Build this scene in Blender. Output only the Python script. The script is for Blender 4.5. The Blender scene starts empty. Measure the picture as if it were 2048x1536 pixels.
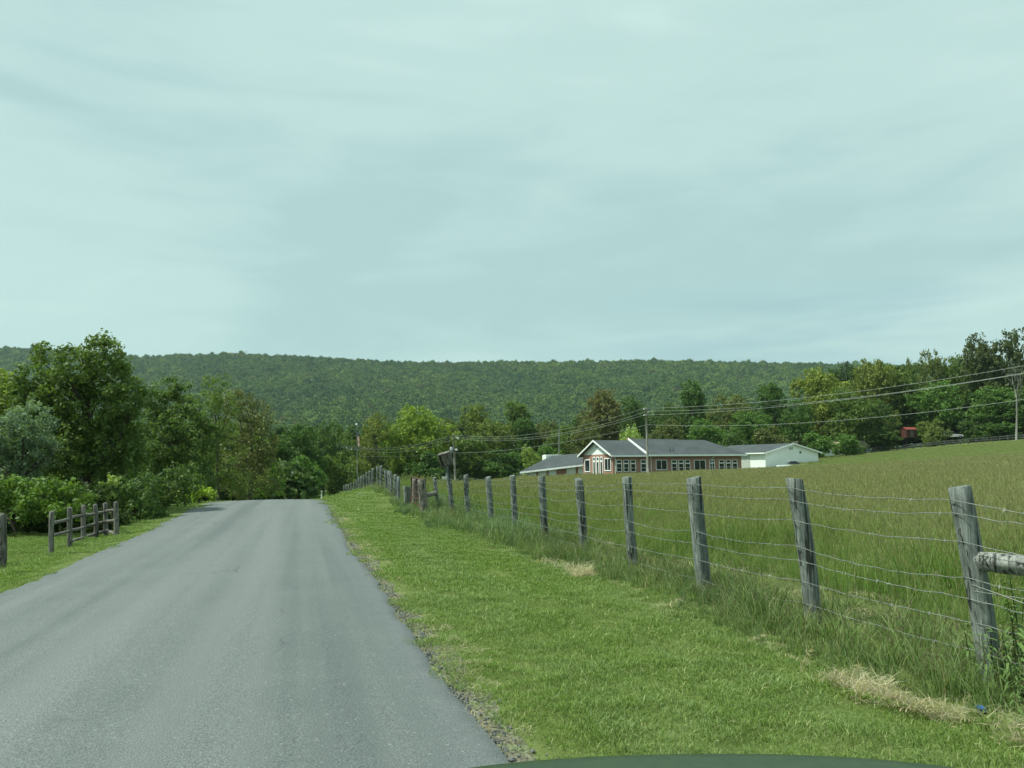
import bpy, math, random
import numpy as np
from mathutils import Vector, Matrix

random.seed(7)
RNG = np.random.default_rng(7)
SC = bpy.context.scene
COL = SC.collection

# ------------------------------------------------------------------ camera
FPX = 1547.0                       # focal length in pixels of a 2048 px wide frame
EYE = np.array([0.0, 0.0, 1.5])
YAW, PITCH, ROLL = math.radians(15.33), math.radians(6.18), math.radians(0.6)
_f0 = np.array([math.sin(YAW), math.cos(YAW), 0.0])
_r0 = np.array([math.cos(YAW), -math.sin(YAW), 0.0])
_z = np.array([0.0, 0.0, 1.0])
CF = _f0 * math.cos(PITCH) + _z * math.sin(PITCH)
_u0 = -_f0 * math.sin(PITCH) + _z * math.cos(PITCH)
CR = _r0 * math.cos(ROLL) - _u0 * math.sin(ROLL)
CU = _u0 * math.cos(ROLL) + _r0 * math.sin(ROLL)
cam_data = bpy.data.cameras.new("camera")
cam = bpy.data.objects.new("camera", cam_data)
COL.objects.link(cam)
cam.matrix_world = Matrix(((CR[0], CU[0], -CF[0], EYE[0]), (CR[1], CU[1], -CF[1], EYE[1]), (CR[2], CU[2], -CF[2], EYE[2]), (0, 0, 0, 1)))
cam_data.sensor_width = 36.0
cam_data.lens = 36.0 * FPX / 2048.0
cam_data.clip_start = 0.05
cam_data.clip_end = 12000.0
SC.camera = cam

# ------------------------------------------------------------------ light
SC.view_settings.view_transform = 'Standard'
SC.view_settings.look = 'None'
SC.view_settings.exposure = 0.22
SC.view_settings.gamma = 1.0
SUN_EL, SUN_AZ = math.radians(58), math.radians(-86)      # azimuth from +Y, negative to the left
sun_dir = Vector((math.sin(SUN_AZ) * math.cos(SUN_EL), math.cos(SUN_AZ) * math.cos(SUN_EL), math.sin(SUN_EL)))
sun_data = bpy.data.lights.new("sun", 'SUN')
sun_data.energy = 4.8
sun_data.angle = math.radians(2.0)
sun_data.color = (0.95, 1.0, 0.86)
sun = bpy.data.objects.new("sun", sun_data)
COL.objects.link(sun)
sun.rotation_euler = sun_dir.to_track_quat('Z', 'Y').to_euler()
sun.location = (0, 0, 60)

world = bpy.data.worlds.new("World")
SC.world = world
world.use_nodes = True
wn, wl = world.node_tree.nodes, world.node_tree.links
wn.clear()


def N(nt, kind, **kw):
    n = nt.nodes.new(kind)
    for k, v in kw.items():
        if k == 'inp':
            for i, val in v.items():
                n.inputs[i].default_value = val
        else:
            setattr(n, k, v)
    return n


def ramp(nt, fac, stops, interp='LINEAR'):
    r = nt.nodes.new('ShaderNodeValToRGB')
    r.color_ramp.interpolation = interp
    els = r.color_ramp.elements
    while len(els) > 1:
        els.remove(els[-1])
    els[0].position = stops[0][0]
    c = stops[0][1]
    els[0].color = c if len(c) == 4 else (*c, 1)
    for p, c in stops[1:]:
        e = els.new(p)
        e.color = c if len(c) == 4 else (*c, 1)
    nt.links.new(fac, r.inputs[0])
    return r.outputs[0]


def math_n(nt, op, a, b=None, clamp=False):
    n = nt.nodes.new('ShaderNodeMath')
    n.operation = op
    n.use_clamp = clamp
    for i, v in enumerate((a, b)):
        if v is None:
            continue
        if isinstance(v, (int, float)):
            n.inputs[i].default_value = v
        else:
            nt.links.new(v, n.inputs[i])
    return n.outputs[0]


def mix(nt, fac, a, b, blend='MIX'):
    n = nt.nodes.new('ShaderNodeMix')
    n.data_type = 'RGBA'
    n.blend_type = blend
    for i, v in ((0, fac), (6, a), (7, b)):
        if isinstance(v, (int, float)):
            n.inputs[i].default_value = v
        elif isinstance(v, tuple):
            n.inputs[i].default_value = v if len(v) == 4 else (*v, 1)
        else:
            nt.links.new(v, n.inputs[i])
    return n.outputs[2]


def noise(nt, vec, scale, detail=4.0, rough=0.55, dist=0.0, out=0):
    n = nt.nodes.new('ShaderNodeTexNoise')
    n.inputs['Scale'].default_value = scale
    n.inputs['Detail'].default_value = detail
    n.inputs['Roughness'].default_value = rough
    n.inputs['Distortion'].default_value = dist
    if vec is not None:
        nt.links.new(vec, n.inputs['Vector'])
    return n.outputs[out]


def mapping(nt, vec, scale=(1, 1, 1), rot=(0, 0, 0), loc=(0, 0, 0)):
    m = nt.nodes.new('ShaderNodeMapping')
    m.inputs['Scale'].default_value = scale
    m.inputs['Rotation'].default_value = rot
    m.inputs['Location'].default_value = loc
    nt.links.new(vec, m.inputs['Vector'])
    return m.outputs[0]


# sky: Nishita sky seen through a thin veil of high cloud
wt = world.node_tree
sky = N(wt, 'ShaderNodeTexSky', sky_type='NISHITA', sun_disc=False, sun_elevation=SUN_EL, sun_rotation=SUN_AZ % (2 * math.pi))
tc = N(wt, 'ShaderNodeTexCoord')
sep = N(wt, 'ShaderNodeSeparateXYZ')
wl.new(tc.outputs['Generated'], sep.inputs[0])
zc = math_n(wt, 'MAXIMUM', sep.outputs[2], 0.0)
den = math_n(wt, 'ADD', zc, 0.16)
cx = math_n(wt, 'DIVIDE', sep.outputs[0], den)
cy = math_n(wt, 'DIVIDE', sep.outputs[1], den)
comb = N(wt, 'ShaderNodeCombineXYZ')
wl.new(cx, comb.inputs[0])
wl.new(cy, comb.inputs[1])
wind = mapping(wt, comb.outputs[0], scale=(1.0, 1.0, 1.0), rot=(0, 0, math.radians(35)), loc=(3.2, 1.1, 0))
big = noise(wt, mapping(wt, tc.outputs['Generated'], scale=(0.9, 0.9, 3.4), rot=(0.0, 0.35, 0.0), loc=(0.7, 0.2, 0.45)), 1.5, 3.0, 0.5, 0.4)
fine = noise(wt, mapping(wt, tc.outputs['Generated'], scale=(1.0, 1.0, 4.5), rot=(0.0, 0.2, 0.0)), 4.2, 5.0, 0.55, 0.5)
blend_ = math_n(wt, 'ADD', math_n(wt, 'MULTIPLY', big, 0.72), math_n(wt, 'MULTIPLY', fine, 0.28))
CLOUD_LIGHT, CLOUD_MID, CLOUD_DARK = (5.6, 7.5, 7.15), (4.8, 6.7, 6.4), (3.95, 5.85, 5.72)
cloud = ramp(wt, blend_, [(0.34, CLOUD_DARK), (0.5, CLOUD_MID), (0.66, CLOUD_LIGHT)], 'EASE')
# clear blue gap low over the ridge, towards the east side
gap_el = ramp(wt, sep.outputs[2], [(0.07, (1, 1, 1)), (0.13, (0.75, 0.75, 0.75)), (0.25, (0, 0, 0))], 'EASE')
gap_az = ramp(wt, sep.outputs[0], [(0.18, (0, 0, 0)), (0.75, (1, 1, 1))], 'EASE')
gap_no = ramp(wt, noise(wt, mapping(wt, tc.outputs['Generated'], scale=(1.6, 1.6, 13.0), loc=(0.3, 0, 0.2)), 1.6, 3, 0.5), [(0.42, (0, 0, 0)), (0.62, (1, 1, 1))], 'EASE')
gap = math_n(wt, 'MULTIPLY', math_n(wt, 'MULTIPLY', gap_el, gap_az), gap_no)
blue = mix(wt, 0.75, sky.outputs[0], (2.0, 3.8, 4.85))
veil = mix(wt, 0.94, sky.outputs[0], cloud)
skycol = mix(wt, math_n(wt, 'MULTIPLY', gap, 0.85), veil, blue)
bg = N(wt, 'ShaderNodeBackground')
bg.inputs['Strength'].default_value = 0.1
wl.new(skycol, bg.inputs[0])
wo = N(wt, 'ShaderNodeOutputWorld')
wl.new(bg.outputs[0], wo.inputs[0])


# ------------------------------------------------------------------ pixel rays used as a surveying aid
def ray(px, py):
    d = CR * ((px - 1024.0) / FPX) + CU * ((768.0 - py) / FPX) + CF
    return d


def at(px, py, fwd):
    """World point seen at photo pixel (px, py) at a given distance ahead of the eye."""
    return EYE + ray(px, py) * fwd


# ------------------------------------------------------------------ terrain
def smooth(a, b, x):
    t = np.clip((np.asarray(x, float) - a) / (b - a), 0, 1)
    return t * t * (3 - 2 * t)


_ry = np.arange(-400, 4200, 0.25)
_rz = np.interp(_ry, [-400, 18, 26, 31, 34, 38, 44, 52, 70, 100, 140, 200, 400, 4000], [0, 0, .07, .13, .14, .08, -.12, -.5, -1.5, -3.0, -4, -4.5, -5, -5])
_k = np.exp(-0.5 * (np.arange(-24, 25) * 0.25 / 1.6) ** 2)
_k /= _k.sum()
_rz = np.convolve(np.pad(_rz, 24, mode='edge'), _k, mode='valid')


def zroad(y):
    return np.interp(y, _ry, _rz)


_AZ = np.array([-30, 5, 11, 16, 24, 30, 37, 49, 65, 90, 150.])
_RR = np.array([0, 20, 40, 60, 80, 105, 130, 178, 260, 600, 4000.])
_TB = np.array([
    [0, 0, .2, -.6, -1.5, -2.5, -3.5, -5, -5, -6, -6],
    [0, 0, .2, -.6, -1.5, -2.5, -3.5, -5, -5, -6, -6],
    [0, 0, .05, -.5, -1.05, -1.6, -2.4, -3, -4, -5, -6],
    [0, 0, .0, -.25, -.4, -.5, -.8, -1.2, -2, -4, -6],
    [0, 0, .05, -.08, -.15, -.15, .15, .6, .5, -1, -6],
    [0, 0, .08, .12, .12, .15, .5, 1.4, 2, 2, -6],
    [0, .05, .3, .45, .5, .7, 1.35, 3.3, 5, 6, -6],
    [0, .1, .4, .8, 1.2, 2.0, 3.2, 5.8, 9, 12, -6],
    [0, .1, .5, 1.0, 1.6, 2.8, 4.2, 7.5, 12, 15, -6],
    [0, .1, .5, 1.0, 1.6, 2.8, 4.2, 7.5, 12, 15, -6],
    [0, 0, 0, 0, 0, 0, 0, 0, 0, 0, 0]])


def zfield(x, y):
    az = np.clip(np.degrees(np.arctan2(x, y)), -30, 150)
    r = np.clip(np.hypot(x, y), 0, 3999)
    ia = np.clip(np.searchsorted(_AZ, az, 'right') - 1, 0, len(_AZ) - 2)
    ir = np.clip(np.searchsorted(_RR, r, 'right') - 1, 0, len(_RR) - 2)
    ta = (az - _AZ[ia]) / (_AZ[ia + 1] - _AZ[ia])
    tr = (r - _RR[ir]) / (_RR[ir + 1] - _RR[ir])
    ta = ta * ta * (3 - 2 * ta) * 0.5 + ta * 0.5
    z0 = _TB[ia, ir] * (1 - ta) + _TB[ia + 1, ir] * ta
    z1 = _TB[ia, ir + 1] * (1 - ta) + _TB[ia + 1, ir + 1] * ta
    return z0 * (1 - tr) + z1 * tr


XL, XR = -3.62, 1.06               # asphalt edges


def xleft(y):
    return XL - 0.25 * smooth(15, 38, y)


def ground_z(x, y):
    x = np.asarray(x, float)
    y = np.asarray(y, float)
    zr = zroad(y)
    und = 0.03 * np.sin(x * 0.9 + y * 0.35) * np.sin(y * 0.55 - x * 0.3)
    left = zr - 0.3 * smooth(0.1, 1.6, xleft(y) - x) - 0.25 * smooth(2, 16, xleft(y) - x) + und * smooth(0.2, 1.5, xleft(y) - x)
    bank = 0.5 * smooth(1.2, 4.0, x) * smooth(28, 43, y)
    verge = zr + bank + und * smooth(0.3, 1.5, x - XR)
    fld = zfield(x, y) + und
    w = smooth(4.4, 6.6 + 0.02 * np.clip(y, 0, 120), x)
    right = verge * (1 - w) + fld * w
    z = np.where(x < xleft(y), left, np.where(x > XR, right, zr))
    sink = 0.035 * smooth(0, .12, x - xleft(y) - 0.03) * smooth(0, .1, XR + 0.2 - x)
    return z - sink


def gz(x, y):
    return float(ground_z(x, y))


# ------------------------------------------------------------------ mesh helpers
def mesh_np(name, V, F, mat=None, attrs=None, smooth_=False):
    """V (n,3); F list of (m,k) int arrays."""
    me = bpy.data.meshes.new(name)
    V = np.asarray(V, np.float32)
    if not isinstance(F, list):
        F = [F]
    F = [np.asarray(f, np.int32) for f in F if len(f)]
    nl = sum(f.size for f in F)
    npoly = sum(len(f) for f in F)
    me.vertices.add(len(V))
    me.vertices.foreach_set('co', V.ravel())
    me.loops.add(nl)
    me.loops.foreach_set('vertex_index', np.concatenate([f.ravel() for f in F]))
    me.polygons.add(npoly)
    tot = np.concatenate([np.full(len(f), f.shape[1], np.int32) for f in F])
    st = np.concatenate([[0], np.cumsum(tot)[:-1]]).astype(np.int32)
    me.polygons.foreach_set('loop_start', st)
    me.polygons.foreach_set('loop_total', tot)
    if smooth_:
        me.polygons.foreach_set('use_smooth', np.ones(npoly, bool))
    for k, v in (attrs or {}).items():
        a = me.attributes.new(k, 'FLOAT', 'POINT')
        a.data.foreach_set('value', np.asarray(v, np.float32))
    me.update(calc_edges=True)
    if mat:
        me.materials.append(mat)
    return me


class MB:
    """Collects boxes, tubes and patches into one mesh."""

    def __init__(s):
        s.V, s.F3, s.F4, s.FN, s.n, s.T = [], [], [], [], 0, []

    def add(s, V, F, tint=0.0):
        V = np.asarray(V, float)
        for f in F:
            f = [i + s.n for i in f]
            (s.F3 if len(f) == 3 else s.F4 if len(f) == 4 else s.FN).append(f)
        s.V.append(V)
        s.T.append(np.full(len(V), tint))
        s.n += len(V)
        return s

    def box(s, o, a, b, c, tint=0.0):
        """Parallelepiped from corner o with edge vectors a, b, c."""
        o, a, b, c = (np.asarray(t, float) for t in (o, a, b, c))
        V = [o, o + a, o + a + b, o + b, o + c, o + a + c, o + a + b + c, o + b + c]
        F = [(0, 3, 2, 1), (4, 5, 6, 7), (0, 1, 5, 4), (1, 2, 6, 5), (2, 3, 7, 6), (3, 0, 4, 7)]
        return s.add(V, F, tint)

    def tube(s, P, R, n=8, cap=True, tint=0.0, tipped=False):
        P = np.asarray(P, float)
        R = np.broadcast_to(np.asarray(R, float), (len(P),))
        T = np.gradient(P, axis=0)
        T /= np.linalg.norm(T, axis=1)[:, None] + 1e-9
        ref = np.array([1., 0, 0]) if abs(T[0][0]) < 0.8 else np.array([0, 1., 0])
        V = []
        for i in range(len(P)):
            a = np.cross(T[i], ref)
            a /= np.linalg.norm(a) + 1e-9
            b = np.cross(T[i], a)
            for k in range(n):
                t = 2 * math.pi * k / n
                V.append(P[i] + R[i] * (a * math.cos(t) + b * math.sin(t)))
        F = []
        for i in range(len(P) - 1):
            for k in range(n):
                k2 = (k + 1) % n
                F.append((i * n + k, i * n + k2, (i + 1) * n + k2, (i + 1) * n + k))
        if cap:
            F.append(tuple(range(n)))
            F.append(tuple((len(P) - 1) * n + k for k in reversed(range(n))))
        return s.add(V, F, tint)

    def mesh(s, name, mat, smooth_=False):
        me = bpy.data.meshes.new(name)
        V = np.concatenate(s.V)
        me.from_pydata([tuple(v) for v in V], [], s.F3 + s.F4 + s.FN)
        a = me.attributes.new('tint', 'FLOAT', 'POINT')
        a.data.foreach_set('value', np.concatenate(s.T).astype(np.float32))
        if smooth_:
            me.polygons.foreach_set('use_smooth', np.ones(len(me.polygons), bool))
        me.materials.append(mat)
        me.update()
        return me

    def build(s, name, mat, parent=None, smooth_=False):
        return obj(name, s.mesh(name, mat, smooth_), parent)


def obj(name, me, parent=None, loc=None):
    o = bpy.data.objects.new(name, me)
    COL.objects.link(o)
    if parent is not None:
        o.parent = parent
    if loc is not None:
        o.location = tuple(float(v) for v in loc)
    return o


def tag(o, label, cat, group=None, kind=None):
    o['label'] = label
    o['category'] = cat
    if group:
        o['group'] = group
    if kind:
        o['kind'] = kind
    return o


def thing(name, label, cat, loc=(0, 0, 0), rz=0.0, group=None):
    e = bpy.data.objects.new(name, None)
    e.empty_display_size = 0.2
    COL.objects.link(e)
    e.location = tuple(float(v) for v in loc)
    e.rotation_euler = (0, 0, rz)
    return tag(e, label, cat, group)


# ------------------------------------------------------------------ materials
def material(name):
    m = bpy.data.materials.new(name)
    m.use_nodes = True
    nt = m.node_tree
    nt.nodes.clear()
    b = nt.nodes.new('ShaderNodeBsdfPrincipled')
    o = nt.nodes.new('ShaderNodeOutputMaterial')
    nt.links.new(b.outputs[0], o.inputs[0])
    b.inputs['Specular IOR Level'].default_value = 0.25
    b.inputs['Roughness'].default_value = 0.85
    return m, nt, b, o


def geo_pos(nt):
    return nt.nodes.new('ShaderNodeNewGeometry').outputs['Position']


def obj_co(nt):
    return nt.nodes.new('ShaderNodeTexCoord').outputs['Object']


def attr(nt, name):
    a = nt.nodes.new('ShaderNodeAttribute')
    a.attribute_name = name
    return a.outputs['Fac']


def bump(nt, b, height, strength=0.5, dist=0.02):
    n = nt.nodes.new('ShaderNodeBump')
    n.inputs['Strength'].default_value = strength
    n.inputs['Distance'].default_value = dist
    nt.links.new(height, n.inputs['Height'])
    nt.links.new(n.outputs[0], b.inputs['Normal'])


def set_col(nt, b, c):
    if isinstance(c, tuple):
        b.inputs['Base Color'].default_value = (*c, 1)
    else:
        nt.links.new(c, b.inputs['Base Color'])


def plain(name, col, rough=0.6, metal=0.0, var=0.15, scale=3.0, spec=0.3):
    """A colour with faint weathering."""
    m, nt, b, o = material(name)
    n1 = noise(nt, obj_co(nt), scale, 5, 0.6)
    lo = tuple(c * (1 - var) for c in col)
    hi = tuple(min(1, c * (1 + var)) for c in col)
    set_col(nt, b, ramp(nt, n1, [(0.3, lo), (0.7, hi)]))
    b.inputs['Roughness'].default_value = rough
    b.inputs['Metallic'].default_value = metal
    b.inputs['Specular IOR Level'].default_value = spec
    return m


def leafy(name, mode, translucent=0.36, var=0.36):
    """Foliage: colour from the object's own colour ('object') or from a ramp of attributes."""
    m, nt, b, o = material(name)
    oi = nt.nodes.new('ShaderNodeObjectInfo')
    t = attr(nt, 'tint')
    k = ramp(nt, t, [(0.0, (1 - var,) * 3), (0.5, (0.95, 1.0, 0.95)), (1.0, (1 + var * 1.1, 1 + var * 0.9, 1 + var * 0.3))])
    c = mix(nt, 1.0, mix(nt, 1.0, oi.outputs['Color'], (2.1, 2.0, 1.85), 'MULTIPLY'), k, 'MULTIPLY')
    set_col(nt, b, c)
    b.inputs['Roughness'].default_value = 0.55
    tr = nt.nodes.new('ShaderNodeBsdfTranslucent')
    nt.links.new(mix(nt, 1.0, c, (1.25, 1.3, 0.6), 'MULTIPLY'), tr.inputs[0])
    ms = nt.nodes.new('ShaderNodeMixShader')
    ms.inputs[0].default_value = translucent
    nt.links.new(b.outputs[0], ms.inputs[1])
    nt.links.new(tr.outputs[0], ms.inputs[2])
    nt.links.new(ms.outputs[0], o.inputs[0])
    return m


LEAF = leafy('foliage', 'object')
BARK = plain('bark', (0.085, 0.07, 0.055), 0.9, var=0.4, scale=6)
BARK_PALE = plain('pale_bark', (0.2, 0.195, 0.175), 0.9, var=0.25, scale=6)

# ------------------------------------------------------------------ ground sheet
def _axis(fine0, fine1, step, lo, hi, grow=1.16):
    a = list(np.arange(fine0, fine1 + 1e-6, step))
    s = step
    while a[-1] < hi:
        s *= grow
        a.append(a[-1] + s)
    s = step
    while a[0] > lo:
        s *= grow
        a.insert(0, a[0] - s)
    return np.array(a)


gx = np.unique(np.concatenate([_axis(-9, 11, 0.25, -2600, 2600, 1.14), [XL - .05, XL, XL + .1, XR - .1, XR, XR + .06, XR + .1, XR + .2]]))
gy = _axis(-8, 62, 0.5, -320, 2900, 1.1)
GX, GY = np.meshgrid(gx, gy)
GZ = ground_z(GX, GY)
_nx, _ny = len(gx), len(gy)
_i = np.arange((_ny - 1) * (_nx - 1))
_a = (_i // (_nx - 1)) * _nx + _i % (_nx - 1)
gF = np.stack([_a, _a + 1, _a + _nx + 1, _a + _nx], 1)
_r, _azd = np.hypot(GX, GY), np.degrees(np.arctan2(GX, GY))
a_field = (smooth(4.0, 5.6, GX)).ravel()
a_slope = (smooth(88, 118, _r + 10 * np.sin(GX * .07)) * smooth(31, 36, _azd)).ravel()
a_wood = (smooth(-8.2, -10.0, GX - 0.02 * 0) * (GY > 4) + smooth(150, 190, _r) * (GX > 4) * 0.0).ravel()
a_wood = np.maximum((smooth(0, 1.8, -(GX + 8.5)) * smooth(14, 18, GY)).ravel(), smooth(185, 215, _r).ravel())

m, nt, b, o = material("ground_cover")
p = geo_pos(nt)
n_big = noise(nt, p, 0.45, 4, 0.6)
n_fine = noise(nt, p, 9.0, 6, 0.7)
n_tiny = noise(nt, p, 55.0, 4, 0.7)
streak = noise(nt, mapping(nt, p, scale=(1.1, 0.22, 1), rot=(0, 0, 0.5)), 1.5, 3, .55)
lawn = ramp(nt, n_big, [(0.3, (0.1, 0.135, 0.04)), (0.7, (0.145, 0.185, 0.058))])
lawn = mix(nt, ramp(nt, streak, [(0.45, (0, 0, 0)), (0.7, (0.6, 0.6, 0.6))]), lawn, (0.17, 0.19, 0.07))
lawn = mix(nt, ramp(nt, n_fine, [(0.35, (0.55,) * 3), (0.6, (0,) * 3)]), lawn, (0.055, 0.085, 0.02))
field = ramp(nt, n_fine, [(0.3, (0.06, 0.085, 0.025)), (0.7, (0.12, 0.14, 0.05))])
slope = ramp(nt, noise(nt, mapping(nt, p, scale=(1, 1, 1)), 0.12, 5, 0.65), [(0.3, (0.09, 0.125, 0.04)), (0.7, (0.135, 0.155, 0.058))])
slope = mix(nt, ramp(nt, noise(nt, p, 1.3, 5, 0.7), [(0.3, (0.35,) * 3), (0.65, (0,) * 3)]), slope, (0.085, 0.115, 0.04))
wood = ramp(nt, n_fine, [(0.3, (0.02, 0.022, 0.012)), (0.7, (0.05, 0.05, 0.03))])
c = mix(nt, attr(nt, 'field'), lawn, field)
c = mix(nt, attr(nt, 'slope'), c, slope)
c = mix(nt, attr(nt, 'wood'), c, wood)
set_col(nt, b, c)
b.inputs['Roughness'].default_value = 1.0
b.inputs['Specular IOR Level'].default_value = 0.1
bump(nt, b, math_n(nt, 'ADD', n_fine, n_tiny), 0.6, 0.03)
GROUND_MAT = m
g = obj("ground", mesh_np("ground", np.stack([GX.ravel(), GY.ravel(), GZ.ravel()], 1), gF, m, {'field': a_field, 'slope': a_slope, 'wood': a_wood}, True))
tag(g, "green grassy ground rolling from the road out to the valley", "ground", kind="structure")

# ------------------------------------------------------------------ road
m, nt, b, o = material("asphalt")
p = geo_pos(nt)
spk = noise(nt, p, 120.0, 3, 0.75)
spk2 = nt.nodes.new('ShaderNodeTexVoronoi')
spk2.inputs['Scale'].default_value = 75.0
nt.links.new(p, spk2.inputs['Vector'])
blot = noise(nt, p, 0.8, 5, 0.6)
trk = noise(nt, mapping(nt, p, scale=(1.5, 0.03, 1)), 1.0, 3, 0.5)
base = ramp(nt, blot, [(0.25, (0.096, 0.11, 0.111)), (0.75, (0.124, 0.139, 0.138))])
base = mix(nt, ramp(nt, trk, [(0.42, (0,) * 3), (0.64, (1,) * 3)]), base, (0.142, 0.155, 0.155))
base = mix(nt, ramp(nt, trk, [(0.26, (1,) * 3), (0.44, (0,) * 3)]), base, (0.078, 0.088, 0.092))
stone = ramp(nt, spk, [(0.3, (0.2,) * 3), (0.5, (1, 1, 1)), (0.72, (2.0,) * 3)])
base = mix(nt, 0.85, base, stone, 'MULTIPLY')
base = mix(nt, ramp(nt, spk2.outputs['Color'], [(0.9, (0,) * 3), (0.95, (0.5,) * 3)]), base, (0.36, 0.36, 0.34))
# thin wandering cracks
vo = nt.nodes.new('ShaderNodeTexVoronoi')
vo.feature = 'DISTANCE_TO_EDGE'
vo.inputs['Scale'].default_value = 0.5
nz = nt.nodes.new('ShaderNodeTexNoise')
nz.inputs['Scale'].default_value = 2.4
nz.inputs['Detail'].default_value = 6
nt.links.new(p, nz.inputs['Vector'])
wob = mix(nt, 0.24, mapping(nt, p, scale=(1.0, 0.6, 1)), nz.outputs['Color'], 'ADD')
nt.links.new(wob, vo.inputs['Vector'])
cr = ramp(nt, vo.outputs['Distance'], [(0.0, (1,) * 3), (0.0025, (0.8,) * 3), (0.006, (0,) * 3)])
crm = ramp(nt, noise(nt, p, 0.55, 4, 0.6), [(0.52, (0,) * 3), (0.62, (0.75,) * 3)])
base = mix(nt, math_n(nt, 'MULTIPLY', cr, crm), base, (0.05, 0.054, 0.055))
# darker fresh-looking crumbly edges
edge = attr(nt, 'edge')
base = mix(nt, math_n(nt, 'MULTIPLY', edge, ramp(nt, noise(nt, p, 5, 5, .7), [(0.35, (0.2,) * 3), (0.6, (0.75,) * 3)])), base, (0.085, 0.095, 0.102))
set_col(nt, b, base)
b.inputs['Roughness'].default_value = 0.8
b.inputs['Specular IOR Level'].default_value = 0.35
bump(nt, b, math_n(nt, 'ADD', spk, math_n(nt, 'MULTIPLY', spk2.outputs['Distance'], 0.8)), 0.5, 0.008)
ry = np.concatenate([np.arange(-60, 60, 0.2), np.arange(60, 190, 2.0)])
wig = np.interp(ry, np.arange(-60, 192, 0.33), RNG.normal(0, 0.022, len(np.arange(-60, 192, 0.33)))) + 0.04 * np.sin(ry * 0.7) + 0.03 * np.sin(ry * 0.23 + 1)
wig2 = np.interp(ry, np.arange(-60, 192, 0.3), RNG.normal(0, 0.03, len(np.arange(-60, 192, 0.3)))) + 0.03 * np.sin(ry * 0.9 + 2)
uu = np.concatenate([[0, .015, .03], np.linspace(.06, .94, 12), [.97, .985, 1]])
RX = (xleft(ry) + wig2)[:, None] * (1 - uu)[None] + (XR + wig)[:, None] * uu[None]
RYY = np.repeat(ry[:, None], len(uu), 1)
RZ = zroad(ry)[:, None] + 0.012 + 0.05 * np.sin(np.pi * uu)[None] - 0.0 * RX
RZ[:, 0] -= 0.05
RZ[:, -1] -= 0.05
_nu = len(uu)
_i = np.arange((len(ry) - 1) * (_nu - 1))
_a = (_i // (_nu - 1)) * _nu + _i % (_nu - 1)
edge_a = np.repeat(np.clip(1 - np.minimum(uu, 1 - uu) / 0.1, 0, 1)[None], len(ry), 0)
rd = obj("road", mesh_np("road", np.stack([RX.ravel(), RYY.ravel(), RZ.ravel()], 1), np.stack([_a, _a + 1, _a + _nu + 1, _a + _nu], 1), m, {'edge': edge_a.ravel()}, True))
tag(rd, "worn grey asphalt country road running up to a crest", "road", kind="structure")

# crumbled gravel shoulder along the verge side
m, nt, b, o = material("gravel_bed")
p = geo_pos(nt)
v = nt.nodes.new('ShaderNodeTexVoronoi')
v.inputs['Scale'].default_value = 40
nt.links.new(p, v.inputs['Vector'])
c = ramp(nt, noise(nt, p, 3.5, 5, .65), [(0.3, (0.07, 0.065, 0.045)), (0.45, (0.15, 0.135, 0.085)), (0.58, (0.11, 0.14, 0.045))])
bw = nt.nodes.new('ShaderNodeRGBToBW')
nt.links.new(v.outputs['Color'], bw.inputs[0])
c = mix(nt, 0.6, c, bw.outputs[0], 'OVERLAY')
hs = nt.nodes.new('ShaderNodeHueSaturation')
hs.inputs['Saturation'].default_value = 0.8
nt.links.new(c, hs.inputs['Color'])
set_col(nt, b, hs.outputs[0])
bump(nt, b, v.outputs['Distance'], 0.9, 0.02)
sy = np.arange(-30, 70, 0.25)
sw = 0.13 + 0.05 * np.sin(sy * 1.1) + RNG.normal(0, .04, len(sy)) + 0.1 * smooth(6.5, 3.2, sy)
SX = np.stack([np.full(len(sy), XR - 0.2), np.full(len(sy), XR + .05), XR + 0.05 + sw * .6, XR + 0.05 + sw], 1)
SYY = np.repeat(sy[:, None], 4, 1)
SZ = ground_z(SX, SYY)
SZ = np.maximum(SZ, zroad(SYY) - .02) + np.array([-0.004, 0.012, 0.012, -0.004])[None]
_i = np.arange((len(sy) - 1) * 3)
_a = (_i // 3) * 4 + _i % 3
so = obj("shoulder", mesh_np("shoulder", np.stack([SX.ravel(), SYY.ravel(), SZ.ravel()], 1), np.stack([_a, _a + 1, _a + 5, _a + 4], 1), m, None, True))
tag(so, "narrow crumbling gravel shoulder beside the asphalt edge", "shoulder", kind="structure")


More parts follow.
